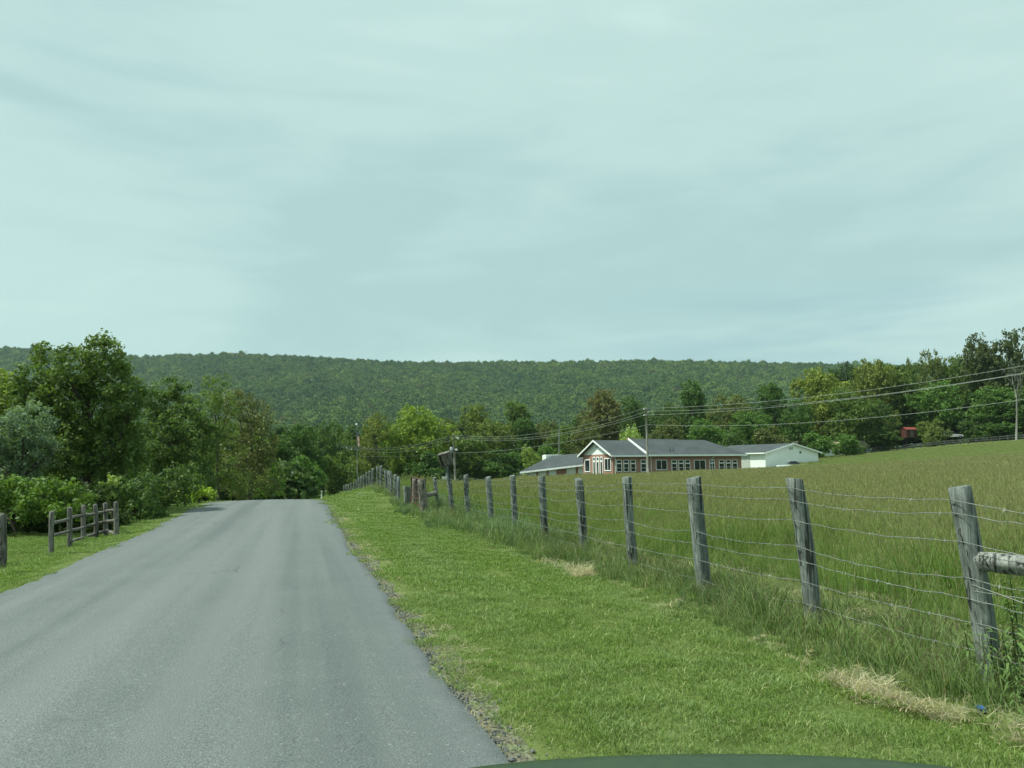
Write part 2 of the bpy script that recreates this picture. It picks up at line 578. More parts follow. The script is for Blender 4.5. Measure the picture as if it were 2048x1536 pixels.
# ------------------------------------------------------------------ instanced ground cover
def scatter(name, pts, rot, scl, idx, protos, label, cat):
    """One 'stuff' object: prototype tufts set on points by geometry nodes."""
    coll = bpy.data.collections.new(name + "_tufts")
    for i, me in enumerate(protos):
        po = bpy.data.objects.new("%s_tuft_%02d" % (name, i), me)
        coll.objects.link(po)
    me = bpy.data.meshes.new(name)
    pts = np.asarray(pts, np.float32)
    me.vertices.add(len(pts))
    me.vertices.foreach_set('co', pts.ravel())
    a = me.attributes.new('rot', 'FLOAT_VECTOR', 'POINT')
    a.data.foreach_set('vector', np.asarray(rot, np.float32).ravel())
    a = me.attributes.new('scl', 'FLOAT_VECTOR', 'POINT')
    scl = np.asarray(scl, np.float32)
    if scl.ndim == 1:
        scl = np.repeat(scl[:, None], 3, 1)
    a.data.foreach_set('vector', scl.ravel())
    a = me.attributes.new('idx', 'INT', 'POINT')
    a.data.foreach_set('value', np.asarray(idx, np.int32))
    me.update()
    ob = obj(name, me)
    ng = bpy.data.node_groups.new(name, 'GeometryNodeTree')
    ng.interface.new_socket('Geometry', in_out='INPUT', socket_type='NodeSocketGeometry')
    ng.interface.new_socket('Geometry', in_out='OUTPUT', socket_type='NodeSocketGeometry')
    gi, go = ng.nodes.new('NodeGroupInput'), ng.nodes.new('NodeGroupOutput')
    ci = ng.nodes.new('GeometryNodeCollectionInfo')
    ci.inputs['Collection'].default_value = coll
    ci.inputs['Separate Children'].default_value = True
    ci.inputs['Reset Children'].default_value = True
    ip = ng.nodes.new('GeometryNodeInstanceOnPoints')
    ip.inputs['Pick Instance'].default_value = True

    def na(nm, t):
        n = ng.nodes.new('GeometryNodeInputNamedAttribute')
        n.data_type = t
        n.inputs['Name'].default_value = nm
        return n.outputs['Attribute']
    er = ng.nodes.new('FunctionNodeEulerToRotation')
    L = ng.links
    L.new(na('rot', 'FLOAT_VECTOR'), er.inputs[0])
    L.new(gi.outputs[0], ip.inputs['Points'])
    L.new(ci.outputs[0], ip.inputs['Instance'])
    L.new(na('idx', 'INT'), ip.inputs['Instance Index'])
    L.new(er.outputs[0], ip.inputs['Rotation'])
    L.new(na('scl', 'FLOAT_VECTOR'), ip.inputs['Scale'])
    L.new(ip.outputs[0], go.inputs[0])
    md = ob.modifiers.new("tufts", 'NODES')
    md.node_group = ng
    tag(ob, label, cat, kind="stuff")
    return ob


def blades(n, rad, h, w, lean, rng, seed_frac=0.0, seed_len=0.1, seed_w=0.014, power=0.5, kink=0.0, hmin=0.55, square=False):
    """n grass blades in a disc: arrays V, quads, tris, attributes h (0 root..1 tip), tint, seed."""
    if square:
        bx, by = rng.uniform(-rad, rad, n), rng.uniform(-rad, rad, n)
    else:
        rr = rad * rng.uniform(0, 1, n) ** power
        th = rng.uniform(0, 2 * np.pi, n)
        bx, by = rr * np.cos(th), rr * np.sin(th)
    H = h * rng.uniform(hmin, 1.0, n)
    az = rng.uniform(0, 2 * np.pi, n)
    ln = lean * rng.uniform(0.2, 1.4, n)
    lx, ly = np.cos(az) * ln, np.sin(az) * ln
    fa = rng.uniform(0, 2 * np.pi, n)
    wx, wy = np.cos(fa), np.sin(fa)
    W = w * rng.uniform(0.6, 1.3, n)
    tint = rng.uniform(0, 1, n)
    ts = [0.0, 0.4, 0.75, 1.0]
    ws = [1.0, 0.85, 0.5, 0.0]
    V, HH = [], []
    for t, k in zip(ts, ws):
        px_ = bx + lx * H * t ** 2
        py_ = by + ly * H * t ** 2
        pz_ = H * (t - 0.35 * np.minimum(ln, 1.2) * t ** 2.5)
        if k > 0:
            V.append(np.stack([px_ - wx * W * k / 2, py_ - wy * W * k / 2, pz_], 1))
            V.append(np.stack([px_ + wx * W * k / 2, py_ + wy * W * k / 2, pz_], 1))
            HH += [np.full(n, t)] * 2
        else:
            V.append(np.stack([px_, py_, pz_], 1))
            HH += [np.full(n, t)]
    tip = V[-1].copy()
    V = np.stack(V, 1).reshape(-1, 3)          # 7 verts per blade
    HH = np.stack(HH, 1).ravel()
    T = np.repeat(tint, 7)
    S = np.zeros(len(V))
    b0 = np.arange(n) * 7
    Q = np.concatenate([np.stack([b0, b0 + 1, b0 + 3, b0 + 2], 1), np.stack([b0 + 2, b0 + 3, b0 + 5, b0 + 4], 1)])
    Tr = np.stack([b0 + 4, b0 + 5, b0 + 6], 1)
    ns = int(n * seed_frac)
    if ns:
        pick = rng.permutation(n)[:ns]
        c = tip[pick]
        L = seed_len * rng.uniform(0.6, 1.2, ns)
        sw_ = seed_w * rng.uniform(0.6, 1.3, ns)
        tx, ty = lx[pick] * 0.8, ly[pick] * 0.8
        for ang in (0.0, np.pi / 2):
            ax, ay = np.cos(fa[pick] + ang), np.sin(fa[pick] + ang)
            z0 = np.stack([c[:, 0], c[:, 1], c[:, 2] - L * 0.3], 1)
            mid = np.stack([c[:, 0] + tx * L * .3, c[:, 1] + ty * L * .3, c[:, 2] + L * 0.15], 1)
            end = np.stack([c[:, 0] + tx * L * .8, c[:, 1] + ty * L * .8, c[:, 2] + L * 0.6], 1)
            off = np.stack([ax * sw_ / 2, ay * sw_ / 2, 0 * ax], 1)
            VV = np.stack([z0, mid + off, end, mid - off], 1).reshape(-1, 3)
            q0 = len(V) + np.arange(ns) * 4
            V = np.concatenate([V, VV])
            HH = np.concatenate([HH, np.ones(ns * 4)])
            T = np.concatenate([T, np.repeat(tint[pick], 4)])
            S = np.concatenate([S, np.ones(ns * 4)])
            Q = np.concatenate([Q, np.stack([q0, q0 + 1, q0 + 2, q0 + 3], 1)])
    return V, [Q, Tr], {'h': HH, 'tint': T, 'seed': S}


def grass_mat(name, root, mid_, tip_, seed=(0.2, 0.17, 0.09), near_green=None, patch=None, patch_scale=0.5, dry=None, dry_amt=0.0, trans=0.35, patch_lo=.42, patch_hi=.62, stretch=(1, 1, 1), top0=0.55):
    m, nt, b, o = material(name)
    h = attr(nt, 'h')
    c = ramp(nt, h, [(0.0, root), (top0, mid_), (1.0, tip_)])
    p = geo_pos(nt)
    if patch:
        f = ramp(nt, noise(nt, mapping(nt, p, scale=stretch, rot=(0, 0, 0.45)), patch_scale, 3, 0.55), [(patch_lo, (0,) * 3), (patch_hi, (1,) * 3)])
        c = mix(nt, f, c, ramp(nt, h, [(0.0, root), (1.0, patch)]))
    t = attr(nt, 'tint')
    if dry:
        c = mix(nt, ramp(nt, t, [(1 - dry_amt - 0.02, (0,) * 3), (1 - dry_amt + .02, (0.9,) * 3)]), c, dry)
    t2 = math_n(nt, 'FRACT', math_n(nt, 'MULTIPLY', t, 7.3))
    c = mix(nt, 1.0, c, ramp(nt, t2, [(0, (0.62, 0.66, 0.6)), (0.5, (1, 1, 1)), (1, (1.45, 1.36, 1.3))]), 'MULTIPLY')
    c = mix(nt, attr(nt, 'seed'), c, mix(nt, t2, seed, tuple(x * 0.6 for x in seed)))
    if near_green:
        sx = nt.nodes.new('ShaderNodeSeparateXYZ')
        nt.links.new(p, sx.inputs[0])
        w_ = math_n(nt, 'ADD', sx.outputs[0], math_n(nt, 'MULTIPLY', noise(nt, p, 0.35, 3, .6), 9.0))
        f2 = ramp(nt, math_n(nt, 'MULTIPLY', w_, 0.05), [(0.5, (.85,) * 3), (0.85, (0,) * 3)])
        c = mix(nt, f2, c, mix(nt, 1.0, c, near_green, 'MULTIPLY'))
    set_col(nt, b, c)
    b.inputs['Roughness'].default_value = 0.5
    b.inputs['Specular IOR Level'].default_value = 0.3
    tr = nt.nodes.new('ShaderNodeBsdfTranslucent')
    nt.links.new(mix(nt, 1.0, c, (1.2, 1.25, 0.6), 'MULTIPLY'), tr.inputs[0])
    ms = nt.nodes.new('ShaderNodeMixShader')
    ms.inputs[0].default_value = trans
    nt.links.new(b.outputs[0], ms.inputs[1])
    nt.links.new(tr.outputs[0], ms.inputs[2])
    nt.links.new(ms.outputs[0], o.inputs[0])
    return m


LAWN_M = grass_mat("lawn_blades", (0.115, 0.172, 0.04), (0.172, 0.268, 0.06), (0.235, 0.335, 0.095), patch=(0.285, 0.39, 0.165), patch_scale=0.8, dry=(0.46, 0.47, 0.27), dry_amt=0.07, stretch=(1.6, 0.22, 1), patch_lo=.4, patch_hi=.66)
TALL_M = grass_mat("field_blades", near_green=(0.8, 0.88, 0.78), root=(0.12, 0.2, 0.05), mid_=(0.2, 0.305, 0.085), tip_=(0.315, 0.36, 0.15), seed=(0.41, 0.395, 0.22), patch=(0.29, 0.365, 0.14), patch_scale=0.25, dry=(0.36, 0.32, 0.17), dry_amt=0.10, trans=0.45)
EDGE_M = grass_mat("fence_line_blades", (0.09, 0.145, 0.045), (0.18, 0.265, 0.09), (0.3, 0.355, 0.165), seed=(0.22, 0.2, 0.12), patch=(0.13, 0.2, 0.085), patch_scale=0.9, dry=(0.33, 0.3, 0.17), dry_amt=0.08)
STRAW_M = grass_mat("dry_cuttings", (0.36, 0.32, 0.22), (0.56, 0.51, 0.37), (0.64, 0.59, 0.45), patch=(0.46, 0.41, 0.29), patch_scale=3)
FEATHER_M = grass_mat("feathery_weed", (0.1, 0.16, 0.07), (0.16, 0.24, 0.115), (0.22, 0.3, 0.16), patch=(0.19, 0.27, 0.135), patch_scale=1.5, dry_amt=0)

rg = np.random.default_rng(21)


def protos(n, fn):
    out = []
    for i in range(n):
        V, F, A = fn(i)
        out.append(V_to_mesh(V, F, A, i))
    return out


def V_to_mesh(V, F, A, i, mat=None):
    return mesh_np("tuft", V, F, mat, A)


def mk(mat, n, *a, **k):
    out = []
    for i in range(n):
        V, F, A = blades(*a, rg, **k)
        out.append(mesh_np("tuft", V, F, mat, A))
    return out


def jgrid(x0, x1, y0, y1, s):
    xs, ys = np.arange(x0, x1, s), np.arange(y0, y1, s)
    X, Y = np.meshgrid(xs, ys)
    X = X.ravel() + rg.uniform(-.5, .5, X.size) * s
    Y = Y.ravel() + rg.uniform(-.5, .5, Y.size) * s
    return X, Y


def place(X, Y, smin, smax, nproto, tilt=0.0, dz=0.0):
    P = np.stack([X, Y, ground_z(X, Y) + dz], 1)
    n = len(X)
    rot = np.stack([rg.normal(0, 1, n) * tilt, rg.normal(0, 1, n) * tilt, rg.uniform(0, 2 * np.pi, n)], 1)
    return P, rot, rg.uniform(smin, smax, n), rg.integers(0, nproto, n)


# edge of the mown verge, straw line and fence line
LAWN_R = 3.72


def lawn_edge(y):
    return LAWN_R + 0.12 * np.sin(y * 0.8) + 0.08 * np.sin(y * 2.3 + 1) - 0.25 * smooth(13, 18, y) * smooth(30, 24, y) - 0.9 * 0


# mown verge, three grades of tuft
near = mk(LAWN_M, 5, 900, 0.34, 0.056, 0.0042, 1.0, hmin=0.3, power=0.6)
mid = mk(LAWN_M, 4, 620, 0.42, 0.055, 0.008, 0.8, hmin=0.35)
farp = mk(LAWN_M, 3, 420, 0.8, 0.06, 0.022, 0.8, hmin=0.4)
X, Y = jgrid(1.1, 4.2, 1.2, 9.0, 0.27)
k = (X < lawn_edge(Y) + .32) & (X > XR + 0.08 + 0.07 * np.sin(Y * 1.1) ** 2 + rg.uniform(0, .1, len(X)) + 0.02 * smooth(5.5, 3.2, Y))
A1 = place(X[k], Y[k], .75, 1.15, 5, .12)
X, Y = jgrid(1.2, 4.0, 9.0, 22, 0.36)
k = (X < lawn_edge(Y) + .3) & (X > XR + 0.2 + 0.1 * np.sin(Y * 1.1) ** 2)
A2 = place(X[k], Y[k], .75, 1.15, 4, .1)
X, Y = jgrid(1.5, 4.1, 22, 62, 0.75)
k = (X < 3.8)
A3 = place(X[k], Y[k], .7, 1.1, 3, .05)
X, Y = jgrid(-9.5, -3.4, 6.0, 26, 0.36)
k = (X < xleft(Y) - 0.06 - .12 * rg.uniform(0, 1, len(X)))
A4 = place(X[k], Y[k], .75, 1.15, 4, .1)
X, Y = jgrid(-5.6, -3.5, 26, 46, 0.7)
k = (X < xleft(Y) - 0.2)
A5 = place(X[k], Y[k], .8, 1.3, 3, .05)
P = [np.concatenate([a[i] for a in (A1, A2, A3, A4, A5)]) for i in range(3)]
I = np.concatenate([A1[3], A2[3] + 5, A3[3] + 9, A4[3] + 5, A5[3] + 9])
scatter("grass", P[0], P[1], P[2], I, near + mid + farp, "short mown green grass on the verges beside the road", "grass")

# unmown band along the wire fence
edg = mk(EDGE_M, 5, 46, 0.13, 0.55, 0.009, 0.55, seed_frac=0.25, seed_len=0.08, seed_w=0.012, hmin=0.35)
edg2 = mk(EDGE_M, 4, 44, 0.28, 0.5, 0.015, 0.55, seed_frac=0.22, seed_len=0.09, seed_w=0.018, hmin=0.35)
X, Y = jgrid(3.6, 5.5, 1.5, 14, 0.16)
dens = np.where(X < 5.05, 0.9, 0.45) * smooth(0.02, 0.22, X - lawn_edge(Y) + rg.normal(0, .05, len(X)))
k = rg.uniform(0, 1, len(X)) < dens
E1 = place(X[k], Y[k], .35, .8, 5, .16)
E1[2][:] *= np.clip(0.5 + 0.65 * smooth(0.05, .6, X[k] - lawn_edge(Y[k])) - 0.3 * smooth(5.0, 5.4, X[k]), .3, 1.2) * (0.75 + 0.35 * np.sin(X[k] * 3.1 + 1.7 * np.sin(Y[k] * 1.3)) ** 2)
X, Y = jgrid(3.4, 5.6, 14, 70, 0.3)
k = (X > lawn_edge(Y)) & (rg.uniform(0, 1, len(X)) < 0.8)
E2 = place(X[k], Y[k], .5, .9, 4, .1)
scatter("tall_verge_grass", np.concatenate([E1[0], E2[0]]), np.concatenate([E1[1], E2[1]]), np.concatenate([E1[2], E2[2]]), np.concatenate([E1[3], E2[3] + 5]), edg + edg2,
        "rough uncut grass growing up around the wire fence posts", "grass")

# hay field beyond the fence
t_near = mk(TALL_M, 6, 44, 0.2, 0.85, 0.008, 0.33, seed_frac=0.55, seed_len=0.12, seed_w=0.014, hmin=0.5)
t_mid = mk(TALL_M, 5, 60, 0.5, 0.85, 0.017, 0.3, seed_frac=0.6, seed_len=0.14, seed_w=0.026, hmin=0.5)
t_far = mk(TALL_M, 4, 110, 1.5, 0.85, 0.045, 0.28, seed_frac=0.65, seed_len=0.16, seed_w=0.06, hmin=0.55)


def in_field(X, Y, x0=6.2):
    az = np.degrees(np.arctan2(X, Y))
    r = np.hypot(X, Y)
    return (X > x0 + 0.25 * np.sin(Y * 0.9)) & (az < 66) & (az > 2.5) & (r < np.where(az > 35, 172, 112 + 20 * (az < 20)))


X, Y = jgrid(5.4, 26, -1.5, 22, 0.24)
r = np.hypot(X, Y)
k = in_field(X, Y, 5.75) & (r < 21)
F1 = place(X[k], Y[k], .78, 1.12, 6, .16)
F1[2][:] *= 0.42 + .58 * smooth(5.9, 8.6, X[k] + .9 * np.sin(Y[k] * 1.1) + .5 * np.sin(Y[k] * 2.7 + X[k]) + rg.normal(0, .45, k.sum()))
X, Y = jgrid(5.2, 50, -2, 50, 0.5)
r = np.hypot(X, Y)
k = in_field(X, Y, 5.6) & (r >= 20.5) & (r < 46)
F2 = place(X[k], Y[k], .8, 1.12, 5, .06)
X, Y = jgrid(4.5, 150, 0, 150, 1.25)
r = np.hypot(X, Y)
k = in_field(X, Y, 5.5) & (r >= 45)
F3 = place(X[k], Y[k], .8, 1.1, 4, .03)
F3[2][:] *= 1 - .62 * smooth(85, 125, r[k] + 6 * np.sin(X[k] * .09)) * smooth(30, 37, np.degrees(np.arctan2(X[k], Y[k])))
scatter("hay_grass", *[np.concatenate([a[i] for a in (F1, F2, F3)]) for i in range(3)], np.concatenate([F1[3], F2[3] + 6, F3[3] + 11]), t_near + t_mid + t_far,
        "tall uncut hay grass with brown seed heads filling the field", "grass")

# stubble strip just behind the fence with pale dead grass
stub = mk(STRAW_M, 4, 70, 0.16, 0.085, 0.005, 2.4, hmin=0.3)
X, Y = jgrid(5.05, 6.2, 2, 26, 0.2)
k = rg.uniform(0, 1, len(X)) < 0.26
S1 = place(X[k], Y[k], .7, 1.3, 4, .2)
X, Y = jgrid(LAWN_R - .3, LAWN_R + 0.4, 2.0, 13, 0.06)
lump = np.sin(Y * 1.9) + 0.7 * np.sin(Y * 4.3 + 1.0) + 0.5 * np.sin(Y * 0.77)
k = (rg.uniform(0, 1, len(X)) < np.where(lump > .25 + 1.3 * smooth(5.5, 7.5, Y), 1.0, 0.08)) & (np.abs(X - lawn_edge(Y) - 0.03) < 0.045 + .035 * np.clip(lump, 0, 1.5))
S2 = place(X[k], Y[k], .5, 1.0, 4, .35, 0.02)
S2[0][:, 2] += rg.uniform(0, .05, k.sum())
X, Y = jgrid(XR + .02, XR + .3, 2.2, 24, 0.13)
k = rg.uniform(0, 1, len(X)) < 0.3
S3 = place(X[k], Y[k], .3, .7, 4, .3, 0.02)
scatter("straw_litter", *[np.concatenate([a[i] for a in (S1, S2, S3)]) for i in range(3)], np.concatenate([S1[3], S2[3], S3[3]]), stub,
        "pale dry grass clippings lying along the lawn edge and fence", "straw")

# blue-green feathery weeds round the farm gate
fw_ = []
for i in range(4):
    V, F, A = blades(150, 0.24, 0.55, 0.010, 0.5, rg, hmin=0.3, power=0.8)
    V[:, 2] += np.repeat(rg.uniform(0, .25, 150), 7) * 1.0
    fw_.append(mesh_np("tuft", V, F, FEATHER_M, A))
X, Y = jgrid(3.2, 5.4, 14.5, 31, 0.34)
k = (X > 3.45 + 0.5 * np.sin(Y * .5) ** 2 - 0.45 * smooth(17, 20, Y)) & (rg.uniform(0, 1, len(X)) < 0.75)
W1 = place(X[k], Y[k], .4, .85, 4, .15)
W1[2][:] *= np.where((Y[k] > 18) & (X[k] < 4.4), .72, 1.0)
scatter("feathery_weeds", *W1, fw_, "grey green feathery weeds clumped around the rusty farm gate", "weeds")

# loose gravel
gr_p = []
for i in range(5):
    ph = RNG.uniform(0, 6.28, (3,))
    bmv = []
    import bmesh
    bm = bmesh.new()
    bmesh.ops.create_icosphere(bm, subdivisions=1, radius=0.5)
    for v_ in bm.verts:
        v_.co *= 1 + random.uniform(-.28, .28)
        v_.co.z *= 0.6
    me = bpy.data.meshes.new("pebble")
    bm.to_mesh(me)
    bm.free()
    gr_p.append(me)
GRAVEL_M = plain("gravel_stone", (0.14, 0.145, 0.14), 0.9, var=0.5, scale=0.6)
m_ = GRAVEL_M
for me in gr_p:
    me.materials.append(GRAVEL_M)
n = 2200
Y = 2.2 + (rg.uniform(0, 1, n) ** 1.7) * 26
X = XR - 0.05 + np.abs(rg.normal(0, 0.08, n)) + 0.12 * smooth(5.5, 3, Y) * rg.uniform(0, 1, n)
Z = np.maximum(ground_z(X, Y), zroad(Y) - 0.02) + 0.016
scatter("gravel", np.stack([X, Y, Z], 1), rg.uniform(0, 6, (n, 3)) * np.array([.2, .2, 1]), rg.uniform(.008, .032, n) * np.where(rg.uniform(0, 1, n) < .06, 1.6, 1), rg.integers(0, 5, n), gr_p,
        "loose grey gravel crumbs along the asphalt edge", "gravel")

# ------------------------------------------------------------------ wood, wire
def wood_mat(name, dark, mid_, light, zs=0.09, xs=26.0):
    m, nt, b, o = material(name)
    c0 = obj_co(nt)
    oi = nt.nodes.new('ShaderNodeObjectInfo')
    off = nt.nodes.new('ShaderNodeVectorMath')
    off.operation = 'ADD'
    nt.links.new(c0, off.inputs[0])
    sc_ = math_n(nt, 'MULTIPLY', oi.outputs['Random'], 37.0)
    nt.links.new(sc_, off.inputs[1])
    v = off.outputs[0]
    grain = noise(nt, mapping(nt, v, scale=(1, 1, zs)), xs, 6, 0.65, 1.2)
    split = noise(nt, mapping(nt, v, scale=(1, 1, zs * 0.55)), xs * 0.75, 3, 0.5, 0.6)
    blot = noise(nt, v, 5.5, 4, 0.6)
    c = ramp(nt, grain, [(0.3, dark), (0.5, mid_), (0.72, light)])
    c = mix(nt, ramp(nt, blot, [(0.45, (0,) * 3), (0.7, (0.55,) * 3)]), c, tuple(x * 0.45 for x in mid_))
    cr = ramp(nt, split, [(0.36, (1,) * 3), (0.43, (0,) * 3)])
    c = mix(nt, math_n(nt, 'MULTIPLY', cr, 0.85), c, (0.02, 0.02, 0.018))
    set_col(nt, b, c)
    b.inputs['Roughness'].default_value = 0.9
    h = math_n(nt, 'SUBTRACT', grain, math_n(nt, 'MULTIPLY', cr, 1.2))
    bump(nt, b, h, 0.9, 0.012)
    return m


POST_M = wood_mat("weathered_post", (0.05, 0.058, 0.056), (0.16, 0.18, 0.168), (0.36, 0.395, 0.36))
PALE_M = wood_mat("pale_weathered_rail", (0.08, 0.08, 0.075), (0.26, 0.27, 0.25), (0.42, 0.43, 0.4))
RAIL_M = wood_mat("grey_split_rail", (0.07, 0.066, 0.06), (0.17, 0.16, 0.145), (0.32, 0.3, 0.27))
GATE_M = wood_mat("brown_grey_post", (0.07, 0.06, 0.05), (0.2, 0.18, 0.155), (0.4, 0.37, 0.33))
POLE_M = wood_mat("utility_pole_wood", (0.2, 0.18, 0.15), (0.32, 0.3, 0.26), (0.44, 0.42, 0.38), zs=0.03, xs=10)
DARKPOLE_M = wood_mat("dark_pole_wood", (0.05, 0.055, 0.05), (0.09, 0.095, 0.09), (0.15, 0.15, 0.14), zs=0.03, xs=10)
BOXWOOD_M = wood_mat("nest_box_boards", (0.07, 0.06, 0.05), (0.16, 0.14, 0.115), (0.26, 0.23, 0.2))
WIRE_M = plain("galvanised_wire", (0.21, 0.22, 0.21), 0.6, 0.3, 0.25, 20)
RUST_M = plain("rusty_steel", (0.085, 0.045, 0.028), 0.85, 0.1, 0.5, 14)
LINE_M = plain("power_cable", (0.3, 0.32, 0.3), 0.55, 0.3, 0.1, 1)


def log(P0, P1, r0, r1, n=12, rings=9, rough=0.05, top='flat', seed=None, bow=1.0):
    """A round timber from P0 to P1 with an uneven surface; top: flat, slant or round."""
    rs = np.random.default_rng(seed if seed is not None else random.randint(0, 1 << 30))
    P0, P1 = np.asarray(P0, float), np.asarray(P1, float)
    ax = P1 - P0
    L = np.linalg.norm(ax)
    ax = ax / L
    ref = np.array([1., 0, 0]) if abs(ax[0]) < 0.8 else np.array([0, 1., 0])
    a = np.cross(ax, ref)
    a /= np.linalg.norm(a)
    b = np.cross(ax, a)
    per = 1 + rs.normal(0, rough, n)
    ts = list(np.linspace(0, 1, rings))
    rad = [r0 + (r1 - r0) * t for t in ts]
    if top == 'round':
        ts[-1] = 1 - 0.5 * r1 / L
        ts += [1 - 0.15 * r1 / L, 1.0]
        rad += [r1 * 0.75, r1 * 0.3]
    elif top == 'flat':
        ts[-1] = 1 - 0.06 * r1 / L
        ts += [1.0]
        rad += [r1 * 0.93]
    bend = bow * np.clip(rs.normal(0, 0.01 * L, 2), -.02 * L, .02 * L)
    V = []
    slant = rs.normal(0, 0.12, 2)
    for i, (t, r) in enumerate(zip(ts, rad)):
        c = P0 + ax * L * t + (a * bend[0] + b * bend[1]) * math.sin(math.pi * t)
        w = per + rs.normal(0, rough * 0.45, n)
        for k in range(n):
            th = 2 * math.pi * k / n
            q = c + r * w[k] * (a * math.cos(th) + b * math.sin(th))
            if i >= len(ts) - 2 and top == 'flat':
                q = q + ax * r * (slant[0] * math.cos(th) + slant[1] * math.sin(th))
            V.append(q)
    F = []
    for i in range(len(ts) - 1):
        for k in range(n):
            k2 = (k + 1) % n
            F.append((i * n + k, i * n + k2, (i + 1) * n + k2, (i + 1) * n + k))
    F.append(tuple(reversed(range(n))))
    F.append(tuple((len(ts) - 1) * n + k for k in range(n)))
    return V, F


def local_part(name, V, F, mat, parent, origin, smooth_=True):
    """A mesh whose own origin sits at origin (world) under a parent standing at parent.location."""
    mb = MB()
    mb.add(np.asarray(V) - np.asarray(origin), F)
    o = mb.build(name, mat, parent, False)
    if smooth_:
        for p_ in o.data.polygons:
            if len(p_.vertices) == 4:
                p_.use_smooth = True
    pl = np.array(parent.location) if parent else np.zeros(3)
    o.location = tuple(np.asarray(origin) - pl)
    return o


XF = 4.72


def on_x(px, py, x):
    d = ray(px, py)
    t = (x - EYE[0]) / d[0]
    return EYE + d * t, t


# near stretch of the wire fence: (base px, top px, top py, radius)
near_posts = [(1968, 1918, 973, .076), (1620, 1588, 957, .08), (1409, 1387, 955, .088), (1270, 1254, 954, .074), (1169, 1157, 958, .074),
              (1090, 1083, 952, .073), (1033, 1025, 951, .074), (986, 976, 954, .073), (940, 932, 949, .074)]
wf = thing("wire_fence", "weathered post and barbed wire fence along the hay field, up to the rusty gate", "fence", (XF, 5.2, 0))
tops, bases = [], []
for i, (pb, pt_, py, r) in enumerate(near_posts):
    q, t = on_x(pb, 1100, XF)
    base = np.array([q[0], q[1], gz(q[0], q[1]) - 0.15])
    top = at(pt_, py, t)
    tops.append(top)
    bases.append(base + np.array([0, 0, .15]))
    V, F = log(base, top, r * .97, r * .94, 14, 11, 0.05, 'flat', 100 + i)
    local_part("fence_post", V, F, POST_M, wf, base)
# tall leaning post that carries the nest box
q, t = on_x(906, 1080, XF)
nb_base = np.array([q[0], q[1], gz(q[0], q[1]) - .15])
nb_top = at(895, 930, t)
V, F = log(nb_base, nb_top, .085, .075, 12, 11, 0.06, 'flat', 140)
o = local_part("fence_post", V, F, POST_M, wf, nb_base)
o['label'] = "taller leaning grey post carrying the nest box"
tops.append(nb_base + (nb_top - nb_base) * 0.8)
bases.append(nb_base + np.array([0, 0, .15]))
q, t = on_x(875, 1050, XF)
b11 = np.array([q[0], q[1], gz(q[0], q[1]) - .15])
t11 = at(869, 955, t)
V, F = log(b11, t11, .075, .07, 12, 9, 0.05, 'flat', 141)
local_part("fence_post", V, F, POST_M, wf, b11)
tops.append(t11)
bases.append(b11 + np.array([0, 0, .15]))
# the post just outside the picture that ends the brace rail
e_base = np.array([XF + .05, 2.75, gz(XF, 2.75) - .15])
e_top = e_base + np.array([-.05, 0, 1.42])
V, F = log(e_base, e_top, .08, .078, 14, 9, 0.05, 'flat', 142)
local_part("fence_post", V, F, POST_M, wf, e_base)
tops.insert(0, e_top)
bases.insert(0, e_base + np.array([0, 0, .15]))
# brace rail
p1 = bases[1] + (tops[1] - bases[1]) * 0.615
p0 = bases[0] + (tops[0] - bases[0]) * 0.66
V, F = log(p1 + (p0 - p1) * 0.035, p0 - (p0 - p1) * 0.03, .066, .068, 14, 11, 0.06, 'flat', 150)
o = local_part("brace_rail", V, F, PALE_M, wf, p1)
# wires
fr = [0.935, 0.86, 0.70, 0.54, 0.43, 0.29, 0.15]
rw = np.random.default_rng(5)
for wi, f in enumerate(fr):
    path = []
    side = np.array([-1.0, 0, 0])
    slack = rw.uniform(0.01, 0.04)
    pts_ = []
    for i in range(len(tops)):
        p_ = bases[i] + (tops[i] - bases[i]) * (f + rw.normal(0, 0.012)) + side * 0.085
        pts_.append(p_)
    for i in range(len(pts_) - 1):
        n = 16 if i < 6 else 8
        sag = slack * rw.uniform(0.4, 1.6) + (0.03 if wi == 3 else 0)
        for s in range(n):
            t = s / n
            q = pts_[i] * (1 - t) + pts_[i + 1] * t
            q = q + np.array([rw.normal(0, .003), 0, -sag * 4 * t * (1 - t) + rw.normal(0, .0035)])
            path.append(q)
    path.append(pts_[-1])
    org = path[0]
    mb = MB()
    mb.tube(np.array(path) - org, 0.0025, 4, cap=False)
    path = np.array(path)
    dist = np.concatenate([[0], np.cumsum(np.linalg.norm(np.diff(path, axis=0), axis=1))])
    for d_ in np.arange(0.1, min(16, dist[-1]), 0.13):
        c = np.array([np.interp(d_, dist, path[:, k]) for k in range(3)]) - org
        for s in range(2):
            v_ = rw.normal(0, 1, 3)
            v_ /= np.linalg.norm(v_)
            mb.tube([c - v_ * .015, c + v_ * .015], 0.0022, 3, cap=False)
    o = mb.build("barbed_wire", WIRE_M, wf)
    o.location = tuple(org - np.array(wf.location))
# diagonal brace wires beside the brace rail
for a_, b_ in ((0.5, 0.26), (0.46, 0.5)):
    A_ = bases[1] + (tops[1] - bases[1]) * a_ + np.array([-.08, 0, 0])
    B_ = bases[0] + (tops[0] - bases[0]) * b_ + np.array([-.08, 0, 0])
    mb = MB()
    mb.tube([A_ * (1 - t) + B_ * t - A_ for t in np.linspace(0, 1, 7)], 0.003, 4, cap=False)
    o = mb.build("brace_wire", WIRE_M, wf)
    o.location = tuple(A_ - np.array(wf.location))

